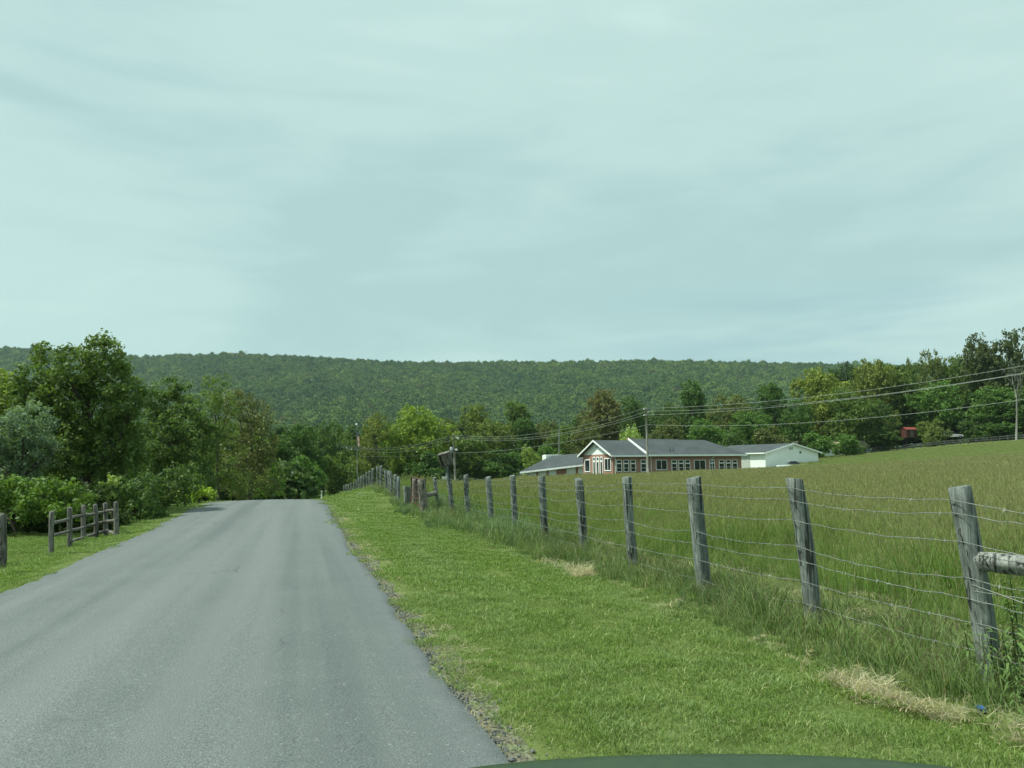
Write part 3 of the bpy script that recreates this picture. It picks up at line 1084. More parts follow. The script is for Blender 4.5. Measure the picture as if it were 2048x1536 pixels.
# nest box on the tall post
nd = (nb_top - nb_base) / np.linalg.norm(nb_top - nb_base)
nd = nd - _r0 * .2
nd /= np.linalg.norm(nd)
sx_, sy_ = np.array([0.86, -0.5, 0.05]), np.array([0.5, 0.86, 0])
sx_ -= nd * sx_.dot(nd)
sx_ /= np.linalg.norm(sx_)
sy_ = np.cross(nd, sx_)
nb = thing("nest_box", "wooden nest box tilted on the tallest leaning fence post", "nest box", nb_top)
B0 = np.zeros(3)
W_, D_, H_ = 0.33, 0.26, 0.37


def nbox(name, x0, x1, y0, y1, z0, z1, mat=BOXWOOD_M):
    mb = MB()
    mb.box(B0 + sx_ * x0 + sy_ * y0 + nd * z0, sx_ * (x1 - x0), sy_ * (y1 - y0), nd * (z1 - z0))
    return mb.build(name, mat, nb)


nbox("floor_board", -W_ / 2, W_ / 2, -D_ / 2, D_ / 2, 0.002, .022)
nbox("side_board", -W_ / 2, -W_ / 2 + .02, -D_ / 2, D_ / 2, .024, H_)
nbox("side_board", W_ / 2 - .02, W_ / 2, -D_ / 2, D_ / 2, .024, H_)
nbox("back_board", -W_ / 2 + .022, W_ / 2 - .022, D_ / 2 - .02, D_ / 2, .024, H_)
nbox("front_board", -W_ / 2 + .085, W_ / 2 - .022, -D_ / 2, -D_ / 2 + .02, .024, H_ - .01)
mb = MB()
mb.box(sx_ * (-W_ / 2 - .03) + sy_ * (-D_ / 2 - .02) + nd * (H_ + .003), sx_ * (W_ + .06), sy_ * (D_ + .04) + nd * .02, nd * .022)
mb.build("lid", RAIL_M, nb)
nbox("mounting_strip", W_ / 2 - .012 + .015, W_ / 2 + .02 + .01, -.02, .03, -.16, H_ * .8, GATE_M)

# stretch beyond the gate
X2 = 4.15
far_posts = [(797, 961), (790, 964), (781, 955), (777.5, 952), (771, 946), (762, 932), (755, 932), (745.5, 937), (739, 942), (733, 945), (727.5, 950), (722.5, 952), (718, 954), (713, 959), (708, 964), (702, 966), (697, 969), (692, 969), (688, 971)]
wf2 = thing("wire_fence", "grey post and wire fence running over the bank past the rusty gate", "fence", (X2, 30, 0))
T2, B2 = [], []
for i, (px, py) in enumerate(far_posts):
    q, t = on_x(px + 2, 1000, 3.78 + min(i, 5) * .075)
    base = np.array([q[0], q[1], gz(q[0], q[1]) - .15])
    top = at(px, py, t)
    hgt = top[2] - base[2] - .15
    hgt = min(max(hgt, 1.05), 1.75)
    top[2] = base[2] + .15 + hgt
    V, F = log(base, top, .075, .07, 9, 6, 0.05, 'flat', 200 + i)
    local_part("fence_post", V, F, POST_M, wf2, base)
    T2.append(top)
    B2.append(base + np.array([0, 0, .15]))
for f in (0.93, 0.74, 0.55, 0.36, 0.2):
    mb = MB()
    path = []
    for i in range(len(T2) - 1):
        for s in range(5):
            t = s / 5
            q = (B2[i] + (T2[i] - B2[i]) * f) * (1 - t) + (B2[i + 1] + (T2[i + 1] - B2[i + 1]) * f) * t
            path.append(q + np.array([-.08, 0, -.1 * t * (1 - t)]))
    mb.tube(np.array(path) - path[0], 0.004, 4, cap=False)
    o = mb.build("fence_wire", WIRE_M, wf2)
    o.location = tuple(path[0] - np.array(wf2.location))

# rusty gate between two stout posts
q1, t1 = on_x(851, 1060, 3.72)
ga = np.array([q1[0], q1[1], gz(q1[0], q1[1])])
q2, t2 = on_x(817, 1040, 3.85)
gb = np.array([q2[0], q2[1], gz(q2[0], q2[1])])
gt = at(843, 959, t1)
o = thing("gate_post", "stout pale brown gate post with a short brace log, beside the rusty gate", "gate post", ga)
V, F = log(ga - np.array([0, 0, .15]), gt, .14, .125, 14, 9, .06, 'flat', 300)
local_part("post", V, F, GATE_M, o, ga)
br0 = ga + (gt - ga) * 0.56
V, F = log(br0 + np.array([.1, .05, 0]), b11 + (t11 - b11) * 0.56, .07, .075, 12, 7, .05, 'flat', 301, 0.0)
local_part("brace_log", V, F, GATE_M, o, br0)
gt2 = at(812, 973, t2)
o = thing("gate_post", "split dark grey gate post at the far end of the rusty gate", "gate post", gb)
V, F = log(gb - np.array([0, 0, .15]), gt2, .16, .12, 12, 8, .12, 'flat', 302)
local_part("post", V, F, POST_M, o, gb)
V, F = log(gb + np.array([.2, -.5, -.1]), gb + np.array([.16, -.42, 1.02]), .13, .12, 12, 7, .12, 'flat', 303)
local_part("short_post", V, F, RAIL_M, o, gb)
fg = thing("farm_gate", "rusty brown steel tube gate hanging between two old posts", "gate", ga)
gd = gb - ga
gl = np.linalg.norm(gd[:2])
gd = gd / np.linalg.norm(gd)


def gbar(name, s0, z0, s1, z1, r=.02):
    mb = MB()
    mb.tube([gd * s0 + np.array([0.02, 0, z0]), gd * (s0 + s1) / 2 + np.array([0.02, 0, (z0 + z1) / 2]), gd * s1 + np.array([0.02, 0, z1])], r, 8)
    return mb.build(name, RUST_M, fg, True)


for z in (.22, .42, .63, .86, 1.08):
    gbar("bar", .16, z, gl - .75, z, .017 if z < 1 else .024)
for s in (.18, gl * .3, gl * .55, gl - .76):
    gbar("upright", s, .2, s, 1.1, .022)

# split rail fence on the lawn across the road
lp = [(105, 1022, 1115), (140, 1014, 1103), (168, 1010, 1091), (191, 1008, 1083), (212, 1005, 1077), (233, 1003, 1073)]


def lawn_hit(px, py):
    d = ray(px, py)
    t = 3.0
    for _ in range(400):
        q = EYE + d * t
        if q[2] <= gz(q[0], q[1]):
            return q, t
        t += 0.1
    return q, t


sf = None
LB, LT = [], []
for i, (px, py, pb) in enumerate(lp):
    q, t = lawn_hit(px, pb)
    top = at(px - 1, py, t)
    if sf is None:
        sf = thing("split_rail_fence", "short run of grey split rail fence standing before the hedge", "fence", q)
    V, F = log(q - np.array([0, 0, .12]), top, .058, .052, 10, 8, .07, 'round', 400 + i)
    local_part("post", V, F, RAIL_M, sf, q)
    LB.append(q)
    LT.append(top)
for i in range(len(LB) - 1):
    for k, f in enumerate((0.74, 0.47, 0.2)):
        if i == 0 and k == 2:
            continue
        f0, f1 = (f, f)
        if i == 4 and k == 2:
            f0, f1 = .24, .05
        A_ = LB[i] + (LT[i] - LB[i]) * f0
        B_ = LB[i + 1] + (LT[i + 1] - LB[i + 1]) * f1
        d_ = (B_ - A_)
        V, F = log(A_ - d_ * .06 + [0, 0, .01], B_ + d_ * .06, .036, .032, 8, 8, .12, 'flat', 430 + i * 3 + k)
        local_part("rail", V, F, RAIL_M, sf, A_)
q, t = lawn_hit(4, 1137)
top = at(3, 1027, t)
sf2 = thing("split_rail_fence", "end post of a split rail fence cut by the frame edge, with rails", "fence", q)
V, F = log(q - np.array([0, 0, .12]), top, .07, .07, 10, 8, .07, 'round', 460)
local_part("post", V, F, RAIL_M, sf2, q)
d_ = LB[0] - LB[1]
d_ = np.array([d_[0], d_[1], 0]) / np.linalg.norm(d_[:2])
q3 = q + d_ * 1.9
q3[2] = gz(q3[0], q3[1])
V, F = log(q3 - np.array([0, 0, .12]), q3 + np.array([0, 0, .95]), .07, .07, 10, 8, .07, 'round', 461)
local_part("post", V, F, RAIL_M, sf2, q3)
for f in (.74, .47, .2):
    A_ = q + (top - q) * f
    B_ = q3 + np.array([0, 0, .95 * f])
    V, F = log(A_, B_, .045, .04, 8, 8, .12, 'flat', 465)
    local_part("rail", V, F, RAIL_M, sf2, A_)

# ------------------------------------------------------------------ small things by the road and in the field
WHITE_M = plain("white_paint", (0.72, 0.74, 0.73), 0.6, var=.08)
q, t = on_x(643, 1003, 1.3)
q[2] = gz(q[0], q[1])
dl = thing("delineator_post", "thin white marker post where the road meets the crest", "marker post", q)
mb = MB()
mb.tube([(0, 0, -.1), (0, 0, .25), (0, 0, .52)], .035, 8)
mb.build("post", WHITE_M, dl, True)
mb = MB()
mb.tube([(0, 0, .522), (0, 0, .57)], .04, 8)
mb.build("cap", WHITE_M, dl, True)

c_ = at(888, 956, 60)
wm = thing("marker_sign", "tiny white marker on a thin stake out in the hay field", "marker", (c_[0], c_[1], gz(c_[0], c_[1])))
zz = c_[2] - wm.location[2]
mb = MB()
mb.tube([(0, 0, 0), (0, 0, zz - .12)], .025, 6)
mb.build("stake", RAIL_M, wm)
mb = MB()
mb.box((-.17, -.02, zz - .12), (.34, 0, 0), (0, .04, 0), (0, 0, .24))
mb.build("plate", WHITE_M, wm)

q, t = lawn_hit(723, 990)
mb = MB()
rr_ = np.random.default_rng(3)
gv = []
for j in range(4):
    for i in range(6):
        gv.append((i * .08 - .2, j * .07 - .1, .03 + .05 * rr_.uniform()))
gf = [(j * 6 + i, j * 6 + i + 1, j * 6 + i + 7, j * 6 + i + 6) for j in range(3) for i in range(5)]
mb.add(gv, gf)
o = mb.build("paper_scrap", WHITE_M)
o.location = tuple(q)
tag(o, "crumpled white paper lying on the mown bank near the crest", "litter")
so_ = o.modifiers.new("t", 'SOLIDIFY')
so_.thickness = 0.004

q, t = lawn_hit(1967, 1437)
BLUE_M = plain("blue_foil", (0.03, 0.12, 0.36), 0.35, .4, .4, 12)
mb = MB()
cp = [(0, 0, .0), (.03, .0, .008), (.06, .012, .0), (.09, .01, .012)]
mb.tube(cp, [.022, .034, .026, .03], 10)
o = mb.build("crushed_can", BLUE_M)
o.location = (q[0], q[1], q[2] + .045)
o.rotation_euler = (0.2, 0.1, 0.9)
o.scale = (.8, .8, .6)
tag(o, "crushed blue drink can in the straw below the brace rail", "litter")
for v_ in o.data.vertices:
    v_.co += Vector((random.uniform(-.006, .006), random.uniform(-.006, .006), random.uniform(-.006, .006)))

# ------------------------------------------------------------------ utility poles, wires, flag, mast
INS_M = plain("porcelain", (0.55, 0.56, 0.54), 0.3, var=.1)
STEEL_M = plain("grey_steel", (0.4, 0.42, 0.42), 0.45, .5, .15)


def pole(name, label, px_top, py_top, px_base, fwd, r0, r1, mat, cat="utility pole"):
    top = at(px_top, py_top, fwd)
    b_ = at(px_base, 940, fwd)
    base = np.array([b_[0], b_[1], gz(b_[0], b_[1])])
    e = thing(name, label, cat, base)
    mb = MB()
    tp = top - base
    mb.tube([np.array([0, 0, -.4]), tp * .33, tp * .66, tp], [r0, r0 * .67 + r1 * .33, r0 * .33 + r1 * .67, r1], 12)
    o = mb.build("pole", mat, e, True)
    return e, base, top


u1, ub1, ut1 = pole("utility_pole", "tall bare wooden utility pole standing before the brick building", 1292, 817, 1296, 95, .16, .11, POLE_M)
u2, ub2, ut2 = pole("utility_pole", "wooden utility pole with a grey transformer drum behind the nest box", 907, 869, 911, 130, .2, .14, POLE_M)
u3, ub3, ut3 = pole("utility_pole", "dark utility pole with a tilted crossarm beyond the road crest", 685, 889, 684, 125, .14, .1, DARKPOLE_M)
u4b = np.array([62., 34., gz(62, 34)])
cr_w = CR * np.array([1, 1, 0])
cr_w /= np.linalg.norm(cr_w)
# fittings of pole one
for k, z in enumerate((0.0, -.35, -.75)):
    mb = MB()
    s = (-1, 1, -1)[k]
    c0 = ut1 - ub1 + np.array([0, 0, z - .05])
    mb.tube([c0, c0 + cr_w * s * .28], .05, 8)
    mb.tube([c0 + cr_w * s * .26 + np.array([0, 0, -.08]), c0 + cr_w * s * .26 + np.array([0, 0, .12])], .07, 8)
    mb.build("insulator", INS_M, u1, True)
# transformer and insulators of pole two
c0 = ut2 - ub2 + (ub2 - ut2) * .27
f2 = -CF * np.array([1, 1, 0])
mb = MB()
mb.tube([c0 - cr_w * .42 + np.array([0, 0, -.55]), c0 - cr_w * .42 + np.array([0, 0, -.5]), c0 - cr_w * .42 + np.array([0, 0, .45]), c0 - cr_w * .42 + np.array([0, 0, .52])], [.2, .27, .27, .18], 14)
mb.build("transformer", STEEL_M, u2, True)
for k, (dx, dz) in enumerate(((.75, -.35), (.5, -1.55))):
    c1 = ut2 - ub2 + np.array([0, 0, dz * 1.6])
    mb = MB()
    mb.tube([c1, c1 + cr_w * dx * .8], .04, 8)
    mb.tube([c1 + cr_w * dx + np.array([0, 0, .2]), c1 + cr_w * dx + np.array([0, 0, 0]), c1 + cr_w * dx + np.array([0, 0, -.22])], [.08, .22, .12], 12)
    mb.build("insulator" if k == 0 else "lamp_head", INS_M, u2, True)
# crossarm of pole three
cA, cB = at(671, 891, 123), at(704, 900, 127)
mb = MB()
mb.tube([cA - ub3, (cA + cB) / 2 - ub3, cB - ub3], .075, 6)
mb.build("crossarm", POLE_M, u3)
arm = []
for t in (0.03, .35, .66, .97):
    c1 = cA * (1 - t) + cB * t
    arm.append(c1 + np.array([0, 0, .2]))
    mb = MB()
    mb.tube([c1 - ub3 + np.array([0, 0, .05]), c1 - ub3 + np.array([0, 0, .3])], [.08, .05], 8)
    mb.build("insulator", INS_M, u3, True)
# pole outside the picture that carries the rising wires
u4, ub4, ut4 = pole("utility_pole", "wooden utility pole at the field edge carrying the rising cables", 2260, 690, 2275, 62, .17, .12, POLE_M)


def cable(points, sags, label, r=.016):
    path = []
    for i in range(len(points) - 1):
        A_, B_ = points[i], points[i + 1]
        n = 26
        for s in range(n):
            t = s / n
            q = A_ * (1 - t) + B_ * t
            q = q - np.array([0, 0, sags[i] * 4 * t * (1 - t)])
            path.append(q)
    path.append(points[-1])
    mb = MB()
    mb.tube(np.array(path) - path[0], r, 5, cap=False)
    o = mb.build("power_line", LINE_M, None, True)
    o.location = tuple(path[0])
    return tag(o, label, "power line", "cables strung between the utility poles")


def fit(px, py, near_pt):
    """Point at the far pole's depth so that the span passes the given pixel."""
    return near_pt


dz = lambda p_, z, x=0.0: p_ + np.array([0, 0, z]) + cr_w * x
r1_ = at(2275, 690, 62)
far_left = [at(560, 940, 118), at(560, 938, 119), at(565, 936, 120)]
cable([far_left[0], arm[0], dz(ut2, -.05, -.1), dz(ut1, .02, -.26), at(2275, 688, 62)], [.5, 1.3, 1.5, 1.1], "topmost of the cables between the bare poles")
cable([far_left[1], arm[1], dz(ut2, -.3, .2), dz(ut1, -.33, .26), at(2275, 704, 62)], [.5, 1.3, 1.6, 1.15], "upper cable of the close pair under the topmost cable")
cable([far_left[2], arm[3], dz(ut2, -.6, .3), dz(ut1, -.8, -.26), at(2275, 706, 62)], [.5, 1.4, 1.5, 1.0], "lower cable of the close pair under the topmost cable")
cable([at(720, 912, 127), dz(ut2, -3.1, .1), dz(ut1, -2.0, .1), at(2275, 762, 62)], [.3, .8, 1.3], "lowest single cable, hanging well below the others")

# flagpole
fp_top, fp_b = at(713, 851, 112), at(716, 940, 112)
fb = np.array([fp_b[0], fp_b[1], gz(fp_b[0], fp_b[1])])
fpole = thing("flagpole", "slim white flagpole with a drooping striped flag beyond the bank", "flagpole", fb)
mb = MB()
tp = fp_top - fb
mb.tube([(0, 0, -.3), tp * .5, tp], [.07, .06, .045], 10)
mb.build("pole", STEEL_M, fpole, True)
mb = MB()
mb.tube([tp, tp + [0, 0, .06], tp + [0, 0, .16], tp + [0, 0, .26], tp + [0, 0, .3]], [.05, .14, .17, .12, .03], 12)
mb.build("finial", WHITE_M, fpole, True)
# flag: a hanging cloth gathered in folds, canton at the hoist top
m, nt, b, o_ = material("flag_cloth")
uu_, vv_ = attr(nt, 'fu'), attr(nt, 'fv')
stripe = math_n(nt, 'MODULO', math_n(nt, 'FLOOR', math_n(nt, 'MULTIPLY', vv_, 13.0)), 2.0)
c = mix(nt, stripe, (0.5, 0.03, 0.045), (0.88, 0.87, 0.85))
can = math_n(nt, 'MULTIPLY', math_n(nt, 'LESS_THAN', uu_, 0.4), math_n(nt, 'LESS_THAN', vv_, 7.0 / 13.0))
starv = nt.nodes.new('ShaderNodeTexVoronoi')
starv.inputs['Scale'].default_value = 1.0
cu = nt.nodes.new('ShaderNodeCombineXYZ')
nt.links.new(math_n(nt, 'MULTIPLY', uu_, 27.0), cu.inputs[0])
nt.links.new(math_n(nt, 'MULTIPLY', vv_, 16.0), cu.inputs[1])
nt.links.new(cu.outputs[0], starv.inputs['Vector'])
starv.inputs['Randomness'].default_value = 0.0
star = math_n(nt, 'LESS_THAN', starv.outputs['Distance'], 0.28)
c = mix(nt, can, c, mix(nt, star, (0.03, 0.05, 0.16), (0.7, 0.7, 0.7)))
set_col(nt, b, c)
nu_, nv_ = 40, 24
V, FU, FV = [], [], []
h0 = fp_top - fb + np.array([0, 0, -.85])
for j in range(nv_ + 1):
    for i in range(nu_ + 1):
        u, v = i / nu_, j / nv_
        droop = 2.0 * u ** 0.8                       # fly end falls
        wx = 0.14 + 0.42 * (u ** 0.6) * (1 - 0.55 * u) * (1 + .25 * v)
        V.append(h0 + cr_w * (wx + .11 * math.sin(u * 15 + v * 2) * u) + np.array([CF[0], CF[1], 0]) * (.16 * math.sin(u * 17 + 1 + v) * min(1, u * 4)) + np.array([0, 0, -1.15 * v - droop * (0.62 - .1 * v)]))
        FU.append(u)
        FV.append(v)
Fq = [(j * (nu_ + 1) + i, j * (nu_ + 1) + i + 1, (j + 1) * (nu_ + 1) + i + 1, (j + 1) * (nu_ + 1) + i) for j in range(nv_) for i in range(nu_)]
fo = obj("flag", mesh_np("flag", np.array(V), np.array(Fq), m, {'fu': FU, 'fv': FV}, True), fpole)

# radio mast behind the low wing
a_b = at(1118, 935, 133)
ab = np.array([a_b[0], a_b[1], gz(a_b[0], a_b[1])])
a_t = at(1118, 838, 133)
mast = thing("radio_mast", "thin radio mast rising behind the low grey roofed wing", "mast", ab)
for k in range(3):
    th = k * 2.094
    off = np.array([math.cos(th) * .13, math.sin(th) * .13, 0])
    mb = MB()
    mb.tube([off, off + (a_t - ab) * .8], .025, 5)
    mb.build("upright", STEEL_M, mast)
mb = MB()
mb.tube([(a_t - ab) * .8, a_t - ab], .03, 6)
mb.build("whip", STEEL_M, mast)
for k in range(14):
    z = (a_t - ab)[2] * .8 * (k + .5) / 14
    mb = MB()
    P_ = [(math.cos(i * 2.094) * .13, math.sin(i * 2.094) * .13, z) for i in (0, 1, 2, 3)]
    mb.tube(P_, .012, 4)
    mb.build("brace", STEEL_M, mast)

# ------------------------------------------------------------------ buildings


def brick_mat():
    m, nt, b, o = material("red_brick")
    br = nt.nodes.new('ShaderNodeTexBrick')
    br.inputs['Color1'].default_value = (0.46, 0.2, 0.13, 1)
    br.inputs['Color2'].default_value = (0.34, 0.16, 0.12, 1)
    br.inputs['Mortar'].default_value = (0.36, 0.31, 0.27, 1)
    br.inputs['Scale'].default_value = 1.0
    br.inputs['Mortar Size'].default_value = 0.012
    br.inputs['Brick Width'].default_value = 0.22
    br.inputs['Row Height'].default_value = 0.075
    cc = nt.nodes.new('ShaderNodeSeparateXYZ')
    nt.links.new(obj_co(nt), cc.inputs[0])
    v = nt.nodes.new('ShaderNodeCombineXYZ')
    nt.links.new(math_n(nt, 'ADD', cc.outputs[0], cc.outputs[1]), v.inputs[0])
    nt.links.new(cc.outputs[2], v.inputs[1])
    nt.links.new(v.outputs[0], br.inputs['Vector'])
    c = mix(nt, 0.35, br.outputs[0], ramp(nt, noise(nt, obj_co(nt), 0.7, 5, .6), [(.3, (.16, .08, .06)), (.7, (.32, .15, .11))]))
    set_col(nt, b, c)
    bump(nt, b, br.outputs['Fac'], -0.4, .01)
    return m


BRICK = brick_mat()


def shingle(name, col):
    m, nt, b, o = material(name)
    n1 = noise(nt, obj_co(nt), 0.6, 5, .6)
    n2 = noise(nt, obj_co(nt), 9, 3, .7)
    c = ramp(nt, n1, [(.3, tuple(x * .8 for x in col)), (.7, tuple(x * 1.2 for x in col))])
    c = mix(nt, .7, c, ramp(nt, n2, [(.3, (.6,) * 3), (.7, (1.35,) * 3)]), 'MULTIPLY')
    set_col(nt, b, c)
    bump(nt, b, n2, .5, .02)
    return m


ROOF_M = shingle("dark_shingles", (0.064, 0.074, 0.08))
TRIM_M = plain("white_trim", (0.8, 0.82, 0.81), .55, var=.06)
SIDING_M = plain("white_siding", (0.8, 0.83, 0.82), .6, var=.07, scale=.8)
m, nt, b, o = material("window_glass")
set_col(nt, b, (0.012, 0.018, 0.02))
b.inputs['Roughness'].default_value = 0.12
b.inputs['Specular IOR Level'].default_value = 0.5
GLASS_M = m
TAN_M = shingle("tan_roof", (0.5, 0.45, 0.3))
RED_M = plain("red_barn_paint", (0.075, 0.028, 0.022), .7, var=.2)
REDROOF_M = plain("red_metal_roof", (0.24, 0.06, 0.05), .5, var=.15)


class Wall:
    """A vertical wall plane: origin A (world), unit run d, outward normal n. Geometry is written relative to ref."""

    def __init__(s, A, B, ref):
        s.A = np.array(A, float)
        s.d = np.array([B[0] - A[0], B[1] - A[1], 0.0])
        s.L = np.linalg.norm(s.d)
        s.d /= s.L
        s.n = np.array([s.d[1], -s.d[0], 0])
        s.ref = np.array(ref, float)

    def hit(s, px, py):
        d = ray(px, py)
        t = (s.A - EYE).dot(s.n) / d.dot(s.n)
        q = EYE + d * t
        return (q - s.A).dot(s.d), q[2]

    def pt(s, u, z, out=0.0):
        return np.array([s.A[0], s.A[1], 0]) + s.d * u + s.n * out + np.array([0, 0, z]) - s.ref

    def box(s, mb, u0, u1, z0, z1, o0, o1):
        mb.box(s.pt(u0, z0, o0), s.d * (u1 - u0), s.n * (o1 - o0), np.array([0, 0, z1 - z0]))


def window(w, parent, px0, px1, py0, py1, split=0, transom=False, fw=.08):
    u0, za = w.hit(px0, py1)
    u1, zb = w.hit(px1, py0)
    u0, u1 = sorted((u0, u1))
    z0, z1 = sorted((za, zb))
    mb = MB()
    w.box(mb, u0, u0 + fw, z0, z1, .002, .09)
    w.box(mb, u1 - fw, u1, z0, z1, .002, .09)
    w.box(mb, u0 + fw, u1 - fw, z0, z0 + fw, .002, .085)
    w.box(mb, u0 + fw, u1 - fw, z1 - fw, z1, .002, .085)
    if split:
        um = (u0 + u1) / 2
        w.box(mb, um - .03, um + .03, z0 + fw, z1 - fw, .002, .06)
    if transom:
        zt = z1 - (z1 - z0) * .3
        w.box(mb, u0 + fw, u1 - fw, zt - .07, zt + .07, .002, .08)
        w.box(mb, u0 + fw, u1 - fw, z0 + (zt - z0) * .45, z0 + (zt - z0) * .45 + .04, .002, .05)
    win = mb.build("window", TRIM_M, parent)
    mb = MB()
    w.box(mb, u0 + fw * .6, u1 - fw * .6, z0 + fw * .6, z1 - fw * .6, .004, .03)
    mb.build("pane", GLASS_M, win)
    return win


def slab(mb, pts, th=0.15):
    """A roof sheet: polygon pts (world minus ref) with thickness downwards."""
    pts = [np.asarray(p_, float) for p_ in pts]
    n = len(pts)
    V = pts + [p_ - np.array([0, 0, th]) for p_ in pts]
    F = [tuple(range(n)), tuple(reversed(range(n, 2 * n)))]
    for i in range(n):
        j = (i + 1) % n
        F.append((i, n + i, n + j, j))
    mb.add(V, F)


# brick building -----------------------------------------------------
C_ = at(1226, 930, 105)
R_ = at(1483, 930, 113)
gl_ = 8.8
ld = np.array([R_[0] - C_[0], R_[1] - C_[1], 0])
LL = np.linalg.norm(ld)
ld /= LL
gdn = np.array([-ld[1], ld[0], 0])               # away from the viewer
Lc = C_ + gdn * gl_
z_g = min(gz(C_[0], C_[1]), gz(R_[0], R_[1]), gz(Lc[0], Lc[1])) - .3
ref = np.array([C_[0], C_[1], z_g])
bb = thing("brick_building", "long single storey red brick building with a dark shingle roof", "building", ref)
wS = Wall(C_, C_ + ld * LL, ref)
wG = Wall(Lc, C_, ref)
z_e = at(1226, 908, 105)[2]
z_r = at(1192, 882, 109)[2]
mb = MB()
P = [C_, C_ + ld * LL, C_ + ld * LL + gdn * gl_, Lc]
V = [np.array([p_[0], p_[1], z_g]) - ref for p_ in P] + [np.array([p_[0], p_[1], z_e]) - ref for p_ in P]
mb.add(V, [(0, 1, 5, 4), (1, 2, 6, 5), (2, 3, 7, 6), (3, 0, 4, 7)])
mb.build("wall", BRICK, bb)
ov = .55


def rp(u, s_, z):
    """Roof point: u along the long wall, s_ depth from the front wall, z height."""
    return C_ * np.array([1, 1, 0]) + ld * u + gdn * s_ + np.array([0, 0, z]) - ref


pitch_drop = (z_r - z_e) / (gl_ / 2) * ov
ze2 = z_e - pitch_drop + .12
zr2 = z_r + .12
uB = wS.hit(1292, 908)[0]
uC = LL * .63
mb = MB()
slab(mb, [rp(-ov, -ov, ze2), rp(uB, -ov, ze2), rp(uB, gl_ / 2, zr2), rp(-ov, gl_ / 2, zr2)])
slab(mb, [rp(LL * .8, gl_ + ov, ze2), rp(-ov, gl_ + ov, ze2), rp(-ov, gl_ / 2, zr2), rp(LL * .8, gl_ / 2, zr2)])
hb = zr2 + .22
slab(mb, [rp(uB - .05, -ov - .12, ze2 + .06), rp(LL + ov, -ov - .12, ze2 + .06), rp(LL - 3.2, gl_ / 2 - .1, hb - .12), rp(uC + .02, gl_ / 2 - .1, hb - .1), rp(uC, gl_ / 2, hb), rp(uB - .05, gl_ / 2, hb)], .2)
slab(mb, [rp(LL + ov, -ov - .1, ze2 + .05), rp(LL + ov, gl_ + ov, ze2 + .05), rp(LL - 3.2, gl_ / 2, hb - .13)], .18)
mb.build("roof", ROOF_M, bb)
# white rake board at the step of the roof
mb = MB()
A_, B_ = rp(uB - .1, -ov - .16, ze2 - .1), rp(uB - .1, gl_ / 2, hb - .17)
mb.box(A_, B_ - A_, -ld * .09, np.array([0, 0, .3]))
mb.build("rake_board", TRIM_M, bb)
# gable: white panel, vent, rake boards
apex = wG.pt(gl_ / 2, z_r, 0)
mb = MB()
gp = [wG.pt(0.0, z_e, .03), wG.pt(gl_, z_e, .03), wG.pt(gl_ / 2, z_r - .02, .03)]
gq = [p_ - wG.n * .12 for p_ in gp]
mb.add(gp + gq, [(0, 1, 2), (5, 4, 3), (0, 3, 4, 1), (1, 4, 5, 2), (2, 5, 3, 0)])
mb.build("gable", SIDING_M, bb)
mb = MB()
wG.box(mb, gl_ / 2 - .25, gl_ / 2 + .25, z_r - .95, z_r - .35, .05, .09)
mb.build("gable_vent", STEEL_M, bb)
for s_ in (0, 1):
    A_ = rp(-ov - .06, -ov, ze2 - .26) if s_ else rp(-ov - .06, gl_ + ov, ze2 - .26)
    B_ = rp(-ov - .06, gl_ / 2, zr2 - .26)
    mb = MB()
    mb.box(A_ + [0, 0, .06], B_ - A_, -ld * .07, np.array([0, 0, .22]))
    mb.build("rake_board", TRIM_M, bb)
mb = MB()
mb.box(rp(-ov + .02, -ov - .02, ze2 - .28), ld * (uB + ov - .02), -gdn * .12, np.array([0, 0, .25]))
mb.box(rp(uB, -ov - .14, ze2 - .22), ld * (LL + ov - uB), -gdn * .12, np.array([0, 0, .25]))
mb.build("gutter", TRIM_M, bb)
for px in (1229.5, 1301, 1423):
    u, _ = wS.hit(px, 920)
    mb = MB()
    mb.tube([wS.pt(u - (.3 if px < 1400 else -.2), ze2 - .2, .5), wS.pt(u, ze2 - .55, .12), wS.pt(u, z_g + .1, .1)], .05, 8)
    mb.build("downspout", TRIM_M, bb)
# windows of the long wall
for a_, b_ in ((1232.5, 1243), (1247, 1257), (1261, 1271), (1281.5, 1292)):
    window(wS, bb, a_, b_, 919.5, 944, transom=True)
for a_, b_ in ((1343, 1353), (1357, 1366.5), (1370, 1379.5)):
    window(wS, bb, a_, b_, 919.5, 943, transom=True)
for a_, b_ in ((1419, 1428.5), (1438, 1448), (1452, 1461), (1464.5, 1474)):
    window(wS, bb, a_, b_, 919.5, 941, transom=True)
window(wS, bb, 1311.5, 1333.5, 919.5, 940, split=1)
window(wS, bb, 1388, 1410.5, 919.5, 941, split=1)
